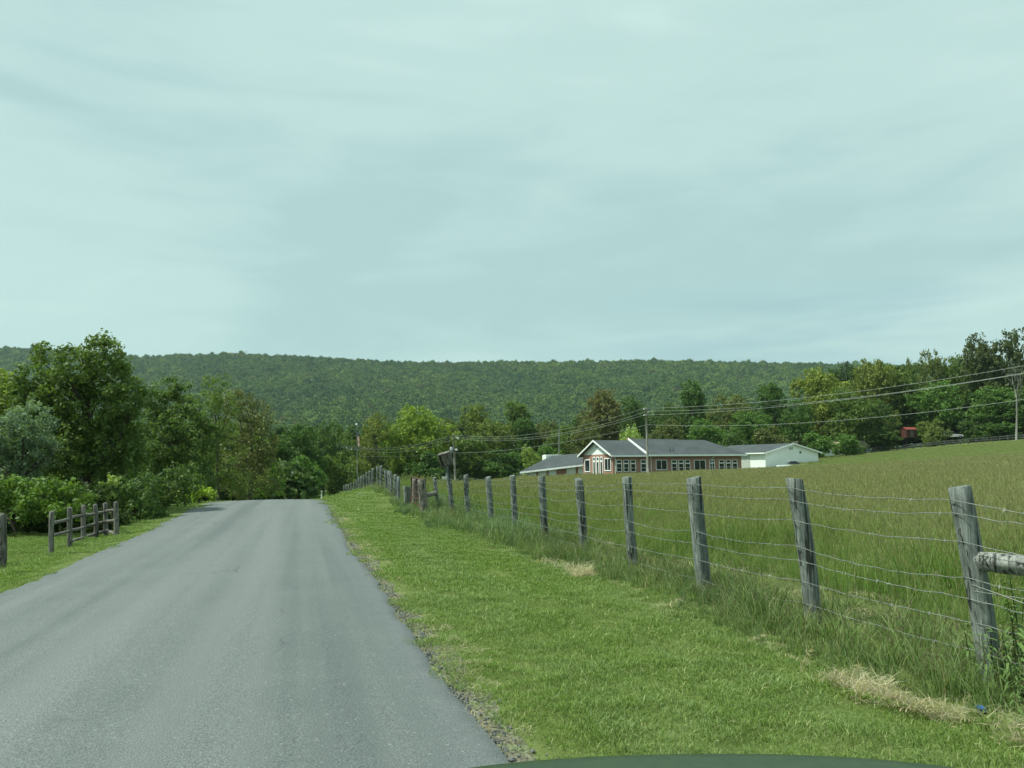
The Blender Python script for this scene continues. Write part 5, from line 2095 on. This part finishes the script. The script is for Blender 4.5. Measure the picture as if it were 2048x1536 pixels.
# --- trees beyond the crest and round the building
G = "trees in the valley beyond the road crest"
T = [
    (592, 846, 100, 120, "broad0", DK, "dark rounded tree straight above the end of the road", G),
    (648, 840, 112, 95, "broad1", DK2, "dark tree beside the marker post, under the ridge", G),
    (556, 872, 92, 90, "tall0", DK, "dark narrow tree between the brownish tree and the road end", G),
    (617, 905, 92, 110, "shrub0", MD, "mid green low tree at the end of the road", G),
    (672, 905, 105, 90, "shrub1", OL2, "olive green low tree by the pole with the crossarm", G),
    (690, 862, 135, 75, "airy1", OL2, "thin tree behind the flag", G),
    (748, 818, 140, 85, "airy0", (.082, .098, .026), "loose olive tree with bare stems showing next to the flagpole", G),
    (712, 915, 118, 70, "shrub0", OL, "low olive bush at the foot of the flagpole", G),
    (838, 808, 146, 140, "broad2", (.094, .135, .024), "large bright lime green tree behind the fence bank", G),
    (793, 850, 143, 85, "broad0", (.086, .126, .024), "smaller bright lime tree leaning on the large lime tree", G),
    (897, 834, 152, 80, "airy1", BR2, "brownish tree just behind the transformer pole", G),
    (855, 905, 140, 110, "shrub1", DK, "dark low bush under the lime trees", G),
    (948, 806, 178, 80, "tall1", OL, "tall olive green tree between the transformer pole and the mast", G),
    (935, 870, 150, 95, "broad3", OL2, "dull green tree rising over the hay field beside the transformer pole", G),
    (1025, 797, 190, 85, "tall2", OL2, "tall slender green tree under the middle of the ridge", G),
    (990, 838, 172, 90, "broad1", OL, "yellowish olive tree left of the slender tall one, by the cables", G),
    (1050, 832, 170, 70, "tall0", DK, "dark upright tree just west of the radio mast", G),
    (1090, 842, 172, 75, "broad2", BR2, "dusky brown green tree behind the radio mast", G),
    (1065, 890, 140, 60, "shrub0", (.12, .16, .05), "pale flowering bush at the corner of the low wing", G),
    (1130, 850, 165, 80, "broad0", OL2, "green tree between the mast and the brown tree", G),
    (1005, 900, 150, 120, "shrub1", DK, "dark thicket at the field edge before the low wing", G),
    (1105, 888, 150, 80, "shrub0", MD, "green bush behind the ridge of the low wing", G),
]
G2 = "trees behind the brick building and shed"
T += [
    (1205, 779, 160, 115, "broad3", BR, "big reddish brown tree behind the gabled end of the brick building", G2),
    (1262, 790, 166, 75, "broad1", DK2, "dark green tree touching the big brown tree", G2),
    (1175, 840, 152, 80, "broad2", BR2, "dull brown tree low behind the white gable", G2),
    (1263, 846, 126, 50, "willow", PL, "small pale yellow green tree over the brick building's roof", G2),
    (1388, 757, 176, 85, "tall1", DK, "tall dark spire shaped tree standing above its neighbours", G2),
    (1335, 838, 150, 90, "broad0", BR2, "brownish tree behind the bare utility pole", G2),
    (1470, 785, 186, 95, "broad2", (.07, .085, .03), "tan green tree between the dark spire and the dark tree", G2),
    (1420, 838, 160, 95, "broad3", MD, "mid green tree behind the brick roof's east end", G2),
    (1352, 805, 175, 70, "broad3", DK2, "dark tree at the shoulder of the spire shaped tree", G2),
    (1555, 760, 178, 90, "tall2", DK, "dark tall tree beside the large yellow green tree", G2),
    (1500, 820, 168, 90, "broad1", MD, "green tree behind the grey outbuilding roof", G2),
    (1542, 852, 146, 85, "shrub1", BR2, "low brown green tree over the white shed's roof", G2),
    (1478, 862, 150, 80, "shrub0", DK2, "dark bush over the brick building's hipped end", G2),
    (1648, 734, 176, 135, "broad0", YG, "large rounded yellow green tree, brightest of the hillside", G2),
    (1600, 800, 165, 85, "broad2", DK, "dark tree under the large yellow green one, by the shed", G2),
    (1640, 862, 150, 75, "shrub0", MD, "round green bush over the shed's gable", G2),
    (1697, 868, 152, 70, "shrub1", MD, "round green bush hiding the tan roof's end", G2),
]
G3 = "trees on the hillside above the field"
T += [
    (1702, 720, 240, 70, "broad3", (.022, .04, .02), "dark pine-like tree behind the yellow green one, on the skyline", G3),
    (1762, 712, 186, 110, "broad1", (.085, .105, .028), "second yellow green tree, next along the skyline", G3),
    (1700, 770, 166, 100, "broad3", OL2, "olive tree before the two yellow green ones", G3),
    (1748, 795, 165, 90, "broad2", DK2, "dark green tree west of the red shed", G3),
    (1815, 735, 186, 95, "tall0", OL2, "plain green tree on the skyline above the red shed", G3),
    (1828, 707, 200, 36, "airy0", OL, "thin see-through tree sticking up from the skyline", G3),
    (1820, 800, 196, 110, "broad0", DK, "deep green tree directly behind the red shed", G3),
    (1868, 692, 190, 80, "airy1", (.07, .088, .03), "open crowned tree with a rounded olive top", G3),
    (1880, 760, 178, 120, "broad1", MD, "mid green tree above the white car", G3),
    (1868, 838, 164, 62, "shrub1", (.075, .10, .03), "pale olive bushy tree between the red shed and the white car", G3),
    (1930, 705, 188, 90, "broad2", OL2, "green tree between the open crowned tree and the tallest", G3),
    (1985, 664, 182, 95, "broad3", (.045, .06, .026), "tallest tree on the hill, dark with lacy gaps of sky", G3),
    (2048, 655, 178, 110, "broad0", (.045, .06, .026), "dark high tree cut by the picture's edge", G3),
    (1950, 775, 184, 110, "broad0", DK, "shaded tree east of the white car", G3),
    (2010, 770, 170, 120, "broad1", MD, "green tree behind the bare pale one", G3),
    (1952, 838, 168, 70, "shrub0", DK2, "dark bush hanging over the white car", G3),
    (2000, 845, 164, 110, "shrub1", DK, "dark bush by the foot of the bare pale tree", G3),
    (2090, 780, 165, 130, "broad2", DK2, "broad dark tree past the bare pale one", G3),
    (2130, 690, 176, 130, "broad1", DK2, "broad high tree past the picture's edge", G3),
    (1765, 862, 162, 70, "tall1", DK2, "small dark tree at the board fence near the tan roof", G3),
]
for a in T:
    px, pyt, fwd, w, key, colr, lab, grp = a
    if grp == G3:
        colr = tuple(v * .96 for v in colr)
    tree(px, pyt, fwd, w * 1.12, key, colr, lab, grp, name={'shrub0': 'bush', 'shrub1': 'bush'}.get(key, 'tree'), sink=0.3, cat="bush" if key.startswith('shrub') else "tree")

# bare pale tree
bt_b = ground_pt(2036, 150)
bt = thing("bare_tree", "leafless pale barked tree by the board fence on the hill", "tree", bt_b)
r_ = np.random.default_rng(77)
kk = 150 / FPX


def bp(px, py):
    return at(px, py, 150) - bt_b


mb = MB()
mb.tube([np.array([0, 0, -.5]), bp(2034, 830), bp(2033, 790), bp(2037, 762), bp(2030, 745)], [.2, .16, .12, .08, .04], 8)
mb.tube([bp(2033, 795), bp(2027, 770), bp(2014, 755), bp(2010, 745)], [.12, .09, .06, .03], 6)
mb.tube([bp(2033, 812), bp(2043, 780), bp(2040, 752), bp(2046, 735)], [.11, .08, .06, .03], 6)
mb.tube([bp(2026, 768), bp(2024, 750), bp(2026, 742)], [.06, .04, .025], 5)
mb.build("trunk", BARK_PALE, bt, True)
mb = MB()
for i in range(26):
    s = bp(2010 + r_.uniform(0, 34), 742 + r_.uniform(0, 30))
    s[1] += r_.normal(0, .5)
    e_ = s + r_.normal(0, .8, 3) + [0, 0, .9]
    mb.tube([s, (s + e_) / 2 + r_.normal(0, .1, 3), e_], [.035, .028, .015], 4)
mb.build("twigs", BARK_PALE, bt)

# woodland mass filling in behind the single trees
cc_, rr2 = [], []
wr = np.random.default_rng(4)


def wood_row(px0, px1, top0, top1, f0, f1, n, cr):
    for i in range(n):
        t = wr.uniform()
        px = px0 + (px1 - px0) * t
        f_ = wr.uniform(f0, f1)
        topz = at(px, top0 + (top1 - top0) * t + wr.uniform(-6, 16), f_)[2]
        b_ = at(px, 935, f_)
        zb = gz(b_[0], b_[1])
        R_ = wr.uniform(2.2, 3.6)
        m_ = int(55)
        d = wr.normal(0, 1, (m_, 3))
        d /= np.linalg.norm(d, axis=1)[:, None]
        c0 = np.array([b_[0], b_[1], 0])
        zz = zb + (topz - zb) * wr.uniform(0.05, 1, m_) ** .7
        taper = R_ * np.clip(1.15 - ((zz - zb) / (topz - zb)) ** 3, .25, 1)
        P_ = c0 + d * taper[:, None] * np.array([1, 1, 0])
        P_[:, 2] = zz
        cc_.append(P_)
        rr2.append(np.full(m_, cr) * wr.uniform(.7, 1.3, m_))


wood_row(420, 800, 862, 850, 175, 205, 46, 1.0)
wood_row(780, 1180, 848, 848, 215, 240, 60, 1.1)
wood_row(1150, 1640, 838, 800, 205, 235, 70, 1.1)
wood_row(1640, 2200, 740, 705, 212, 245, 90, 1.1)
wood_row(1560, 2200, 845, 815, 185, 205, 80, 1.0)
wood_row(-260, 480, 830, 850, 75, 95, 50, .8)
wood_row(400, 580, 880, 930, 84, 100, 26, .8)
cc_, rr2 = np.concatenate(cc_), np.concatenate(rr2)
V, F, Tt = leaf_cloud(cc_, rr2, 26, .62, wr, .8)
wo_ = obj("background_woods", mesh_np("background_woods", V, F, LEAF, {'tint': Tt}))
wo_.color = (.038, .066, .022, 1)
tag(wo_, "dark mass of woodland closing the gaps behind the single trees", "woods", kind="stuff")

# ------------------------------------------------------------------ wooded ridge
hp = np.array([-2600, -900, -300, 0, 60, 280, 450, 600, 800, 1100, 1300, 1640, 2100, 2600, 4200.])
hy = np.array([760, 715, 696, 692, 694, 712, 704, 711, 722, 722, 719, 725, 735, 745, 780.])
RD = 1700.0
cf2 = np.array([CF[0], CF[1]]) / math.hypot(CF[0], CF[1])
cr2 = np.array([cf2[1], -cf2[0]])


def ridge_h(L):
    px = 1024 + FPX * L / RD
    py = np.interp(px, hp, hy)
    return EYE[2] + RD * ((935 - 0.0105 * (px - 1024)) - py) / FPX - 9.0


def hill_z(L, D):
    t = np.clip((D - 620) / (RD - 620), 0, 1)
    zr_ = ridge_h(L)
    z = -8 + (zr_ + 8) * (t ** 1.25) * (1 - .0 * t)
    z = z + 7 * np.sin(L * .011 + D * .004) * np.sin(t * math.pi) + 4 * np.sin(L * .027 - D * .006 + 1) * np.sin(t * math.pi)
    back = np.clip((D - RD) / 900, 0, 1)
    return z - 90 * back ** 1.2 - 4 * smooth(RD - 60, RD + 60, D) * 0


Lx = np.arange(-2300, 2301, 40.0)
Dx = np.concatenate([np.arange(600, 1700, 25.0), np.arange(1700, 2601, 60.0)])
LL_, DD_ = np.meshgrid(Lx, Dx)
HZ = hill_z(LL_, DD_)
hx_ = cr2[0] * LL_ + cf2[0] * DD_
hy_ = cr2[1] * LL_ + cf2[1] * DD_
_n = len(Lx)
_i = np.arange((len(Dx) - 1) * (_n - 1))
_a = (_i // (_n - 1)) * _n + _i % (_n - 1)
m, nt, b, o = material("forest_floor")
set_col(nt, b, ramp(nt, noise(nt, geo_pos(nt), .03, 5, .7), [(.3, (.03, .058, .02)), (.7, (.05, .09, .028))]))
hl = obj("hills", mesh_np("hills", np.stack([hx_.ravel(), hy_.ravel(), HZ.ravel()], 1), np.stack([_a, _a + 1, _a + _n + 1, _a + _n], 1), m, None, True))
tag(hl, "long level ridge closing the valley across the whole view", "hills", kind="structure")

# forest on the ridge: crowns of leaf masses
m, nt, b, o = material("ridge_foliage")
oi = nt.nodes.new('ShaderNodeObjectInfo')
p = geo_pos(nt)
c = ramp(nt, oi.outputs['Random'], [(0, (.042, .084, .024)), (.45, (.068, .126, .034)), (.8, (.096, .163, .042)), (.95, (.13, .185, .048)), (1, (.1, .11, .045))])
c = mix(nt, ramp(nt, noise(nt, p, .006, 3, .6), [(.4, (0,) * 3), (.62, (1,) * 3)]), c, mix(nt, 1.0, c, (1.45, 1.3, 1.0), 'MULTIPLY'))
c = mix(nt, 1.0, c, ramp(nt, attr(nt, 'tint'), [(0, (.7,) * 3), (1, (1.35,) * 3)]), 'MULTIPLY')
set_col(nt, b, c)
fp_ = []
for i in range(5):
    C_, R_c = lobe_clumps([(0, 0, 3.5, 5.6, 5.6, 3.8), (wr.uniform(-2, 2), wr.uniform(-2, 2), 5.5, 3, 3, 2.6)], 1.1, 1.7, wr, -.25)
    V, F, Tt = leaf_cloud(C_, R_c, 7, 1.9, wr, .8, up=.3, out=.8)
    fp_.append(mesh_np("ridge_crown", V, F, m, {'tint': Tt}))
gl_s = np.arange(-1500, 1700, 9.2)
gd_s = np.arange(900, 1735, 9.2)
A_, B_ = np.meshgrid(gl_s, gd_s)
A_ = A_.ravel() + wr.uniform(-4, 4, A_.size)
B_ = B_.ravel() + wr.uniform(-4, 4, B_.size)
# small clearings near the top
clr = (np.abs(A_ - (765 - 1024) / FPX * 1640) < 16) & (np.abs(B_ - 1640) < 15)
keep = ~clr
A_, B_ = A_[keep], B_[keep]
PZ = hill_z(A_, B_)
PX_ = cr2[0] * A_ + cf2[0] * B_
PY_ = cr2[1] * A_ + cf2[1] * B_
n = len(A_)
s3 = np.exp(wr.normal(0, .19, n))
scatter("ridge_forest", np.stack([PX_, PY_, PZ], 1), np.stack([np.zeros(n), np.zeros(n), wr.uniform(0, 6.28, n)], 1), np.stack([s3, s3, s3 * wr.uniform(.85, 1.35, n)], 1), wr.integers(0, 5, n), fp_,
        "unbroken broadleaf forest clothing the long ridge", "forest")

# houses near the ridge top
RDK = plain("ridge_roof", (.09, .085, .085), .8)
for px, py, D, w, lab in ((372, 716, 1640, 26, "dark roofed house among the trees high on the ridge, west of the others"), (440, 711, 1670, 18, "small dark house on the ridge crest near the western one"),
                          (632, 721, 1660, 22, "pale house on the ridge crest above the end of the road")):
    k = (px - 1024) / FPX * D
    x, y = cr2[0] * k + cf2[0] * D, cr2[1] * k + cf2[1] * D
    zt = at(px, py, D * math.cos(PITCH))[2]
    e = thing("ridge_house", lab, "house", (x, y, zt - 10), -YAW)
    mb = MB()
    mb.box((-w / 2, -5, -12), (w, 0, 0), (0, 10, 0), (0, 0, 18))
    mb.build("wall", SIDING_M if px == 632 else BOXWOOD_M, e)
    mb = MB()
    slab(mb, [np.array(p_) for p_ in ((-w / 2 - 1, -6, 5.5), (w / 2 + 1, -6, 5.5), (w / 2 + 1, 0, 10), (-w / 2 - 1, 0, 10))], .3)
    slab(mb, [np.array(p_) for p_ in ((-w / 2 - 1, 0, 10), (w / 2 + 1, 0, 10), (w / 2 + 1, 6, 5.5), (-w / 2 - 1, 6, 5.5))], .3)
    mb.build("roof", RDK, e)
    for x_ in (-w * .25, w * .2):
        mb = MB()
        mb.box((x_, -5.08, 1.5), (2.2, 0, 0), (0, .07, 0), (0, 0, 2.4))
        mb.build("window", GLASS_M, e)

# ------------------------------------------------------------------ leafy weeds by the end post
WEED_M = leafy("weed_leaves", 'object', .3, .35)


def weed(seed, h):
    r_ = np.random.default_rng(seed)
    V, F, Tn = [], [], []
    st = MB()
    P_ = [np.array([0, 0, -.03]), np.array([.01, 0, h * .5]), np.array([.02 + .03 * r_.normal(), .02 * r_.normal(), h])]
    st.tube(P_, [.006, .005, .003], 6)
    n = 26
    for i in range(n):
        t = .18 + .82 * i / (n - 1)
        c0 = P_[0] + (P_[2] - P_[0]) * t
        az = i * 2.4 + r_.normal(0, .3)
        L = .15 * (1.1 - .55 * t) * r_.uniform(.8, 1.2)
        w = L * .2
        d = np.array([math.cos(az), math.sin(az), 0])
        s = np.array([-d[1], d[0], 0])
        up = .75 if t > .8 else .35
        k0 = len(V)
        for (f_, ww) in ((0, .15), (.35, 1), (.7, .8), (1, 0.02)):
            c1 = c0 + d * L * f_ + np.array([0, 0, L * (up * f_ - .75 * f_ ** 2)])
            V.append(c1 - s * w * ww / 2)
            V.append(c1 + s * w * ww / 2 + np.array([0, 0, .004]))
            Tn += [r_.uniform(.3, .8)] * 2
        for j in range(3):
            F.append((k0 + 2 * j, k0 + 2 * j + 1, k0 + 2 * j + 3, k0 + 2 * j + 2))
    return st.mesh("stem", plain("weed_stem", (.08, .11, .04)), True), mesh_np("leaves", np.array(V), np.array(F), WEED_M, {'tint': Tn})


wmesh = [weed(i, h) for i, h in enumerate((.62, .5, .7))]
wspots = [(4.62, 4.18, .95), (4.52, 4.3, .8), (4.8, 4.35, 1.0), (4.45, 4.1, .7), (4.9, 4.5, 1.0), (4.3, 4.15, .6), (4.95, 4.3, .9), (4.7, 4.05, .85), (4.38, 4.35, .65), (5.02, 4.6, .85), (4.75, 4.6, .8), (4.55, 4.02, .8), (4.85, 4.15, .95), (4.25, 3.95, .5)]
for i, (x, y, s) in enumerate(wspots):
    e = thing("leafy_weed", "leafy green weed with long pointed leaves at the foot of the end fence post", "weed", (x, y, gz(x, y)), i * 1.3, "leafy weeds at the end post")
    sm_, lm = wmesh[i % 3]
    a_ = obj("stem", sm_, e)
    c = obj("leaves", lm, e)
    c.color = (.06, .1, .034, 1)
    e.scale = (s, s, s)
    e.rotation_euler = (random.uniform(-.15, .15), random.uniform(-.15, .15), i * 1.3)

# ------------------------------------------------------------------ front of the car the photograph was taken from
PAINT, nt, b, o = material("dark_green_car_paint")
set_col(nt, b, ramp(nt, noise(nt, obj_co(nt), 30, 4, .7), [(.3, (.022, .04, .018)), (.7, (.034, .056, .024))]))
b.inputs['Roughness'].default_value = .35
b.inputs['Specular IOR Level'].default_value = .15
cb_ = EYE + _f0 * 0 + _r0 * .34
car = thing("car", "dark green car whose bonnet edge shows along the bottom of the view", "car", (cb_[0], cb_[1], 0), -YAW)
us = np.linspace(-1, 1, 33)
vs = np.concatenate([np.linspace(0, .12, 7), np.linspace(.16, 1, 12)])
V = []
for v in vs:
    for u in us:
        front = -0.16 * abs(u) ** 2.5
        y = 1.66 + front - v * 1.1
        z = .931 - .05 * abs(u) ** 2.2 - .09 * abs(u) ** 8 + .055 * v - .11 * (1 - min(v / .1, 1)) ** 2
        V.append((u * .86, y, z))
nu = len(us)
F = [(j * nu + i, j * nu + i + 1, (j + 1) * nu + i + 1, (j + 1) * nu + i) for j in range(len(vs) - 1) for i in range(nu - 1)]
ho = obj("bonnet", mesh_np("bonnet", np.array(V), np.array(F), PAINT, None, True), car)
sd_ = ho.modifiers.new("t", 'SOLIDIFY')
sd_.thickness = .012
for s in (-1, 1):
    mb = MB()
    P_ = [(s * .865, 1.42, .80), (s * .865, .56, .86), (s * .93, .56, .80), (s * .93, 1.34, .74), (s * .93, .56, .35), (s * .93, 1.34, .35), (s * .865, .56, .35), (s * .865, 1.42, .35)]
    mb.add(P_, [(0, 1, 2, 3), (3, 2, 4, 5), (1, 6, 4, 2), (0, 3, 5, 7), (0, 7, 6, 1), (7, 5, 4, 6)])
    mb.build("fender", PAINT, car)
mb = MB()
pr = [(-.86, 1.45), (-.5, 1.63), (0, 1.68), (.5, 1.63), (.86, 1.45)]
V = [(x, y, z) for z in (.30, .80) for x, y in pr] + [(x, y - .2, z) for z in (.30, .80) for x, y in pr]
F = [(i, i + 1, i + 6, i + 5) for i in range(4)] + [(i + 15, i + 16, i + 11, i + 10) for i in range(4)] + [(i + 5, i + 6, i + 16, i + 15) for i in range(4)] + [(i + 10, i + 11, i + 1, i) for i in range(4)] + [(0, 5, 15, 10), (4, 14, 19, 9)]
mb.add(V, F)
mb.build("bumper", PAINT, car)
for s in (-1, 1):
    mb = MB()
    mb.tube([(s * .66, .95, .33), (s * .88, .95, .33)], .33, 20)
    w_ = mb.build("tyre", TYRE_M, car)
    mb = MB()
    mb.tube([(s * .881, .95, .33), (s * .895, .95, .33)], .2, 14)
    mb.build("rim", STEEL_M, w_)

# ------------------------------------------------------------------ haze in the valley air
HAZE = True
if HAZE:
    hz = MB()
    hz.box((-2900, -420, -16), (6200, 0, 0), (0, 3500, 0), (0, 0, 300))
    hm = bpy.data.materials.new("haze")
    hm.use_nodes = True
    hm.node_tree.nodes.clear()
    vo_ = hm.node_tree.nodes.new('ShaderNodeVolumePrincipled')
    vo_.inputs['Color'].default_value = (.7, .93, .95, 1)
    vo_.inputs['Density'].default_value = 0.00008
    vo_.inputs['Anisotropy'].default_value = .3
    oo = hm.node_tree.nodes.new('ShaderNodeOutputMaterial')
    hm.node_tree.links.new(vo_.outputs[0], oo.inputs['Volume'])
    ho_ = hz.build("haze", hm)
    tag(ho_, "thin bluish summer haze filling the valley air", "haze", kind="stuff")
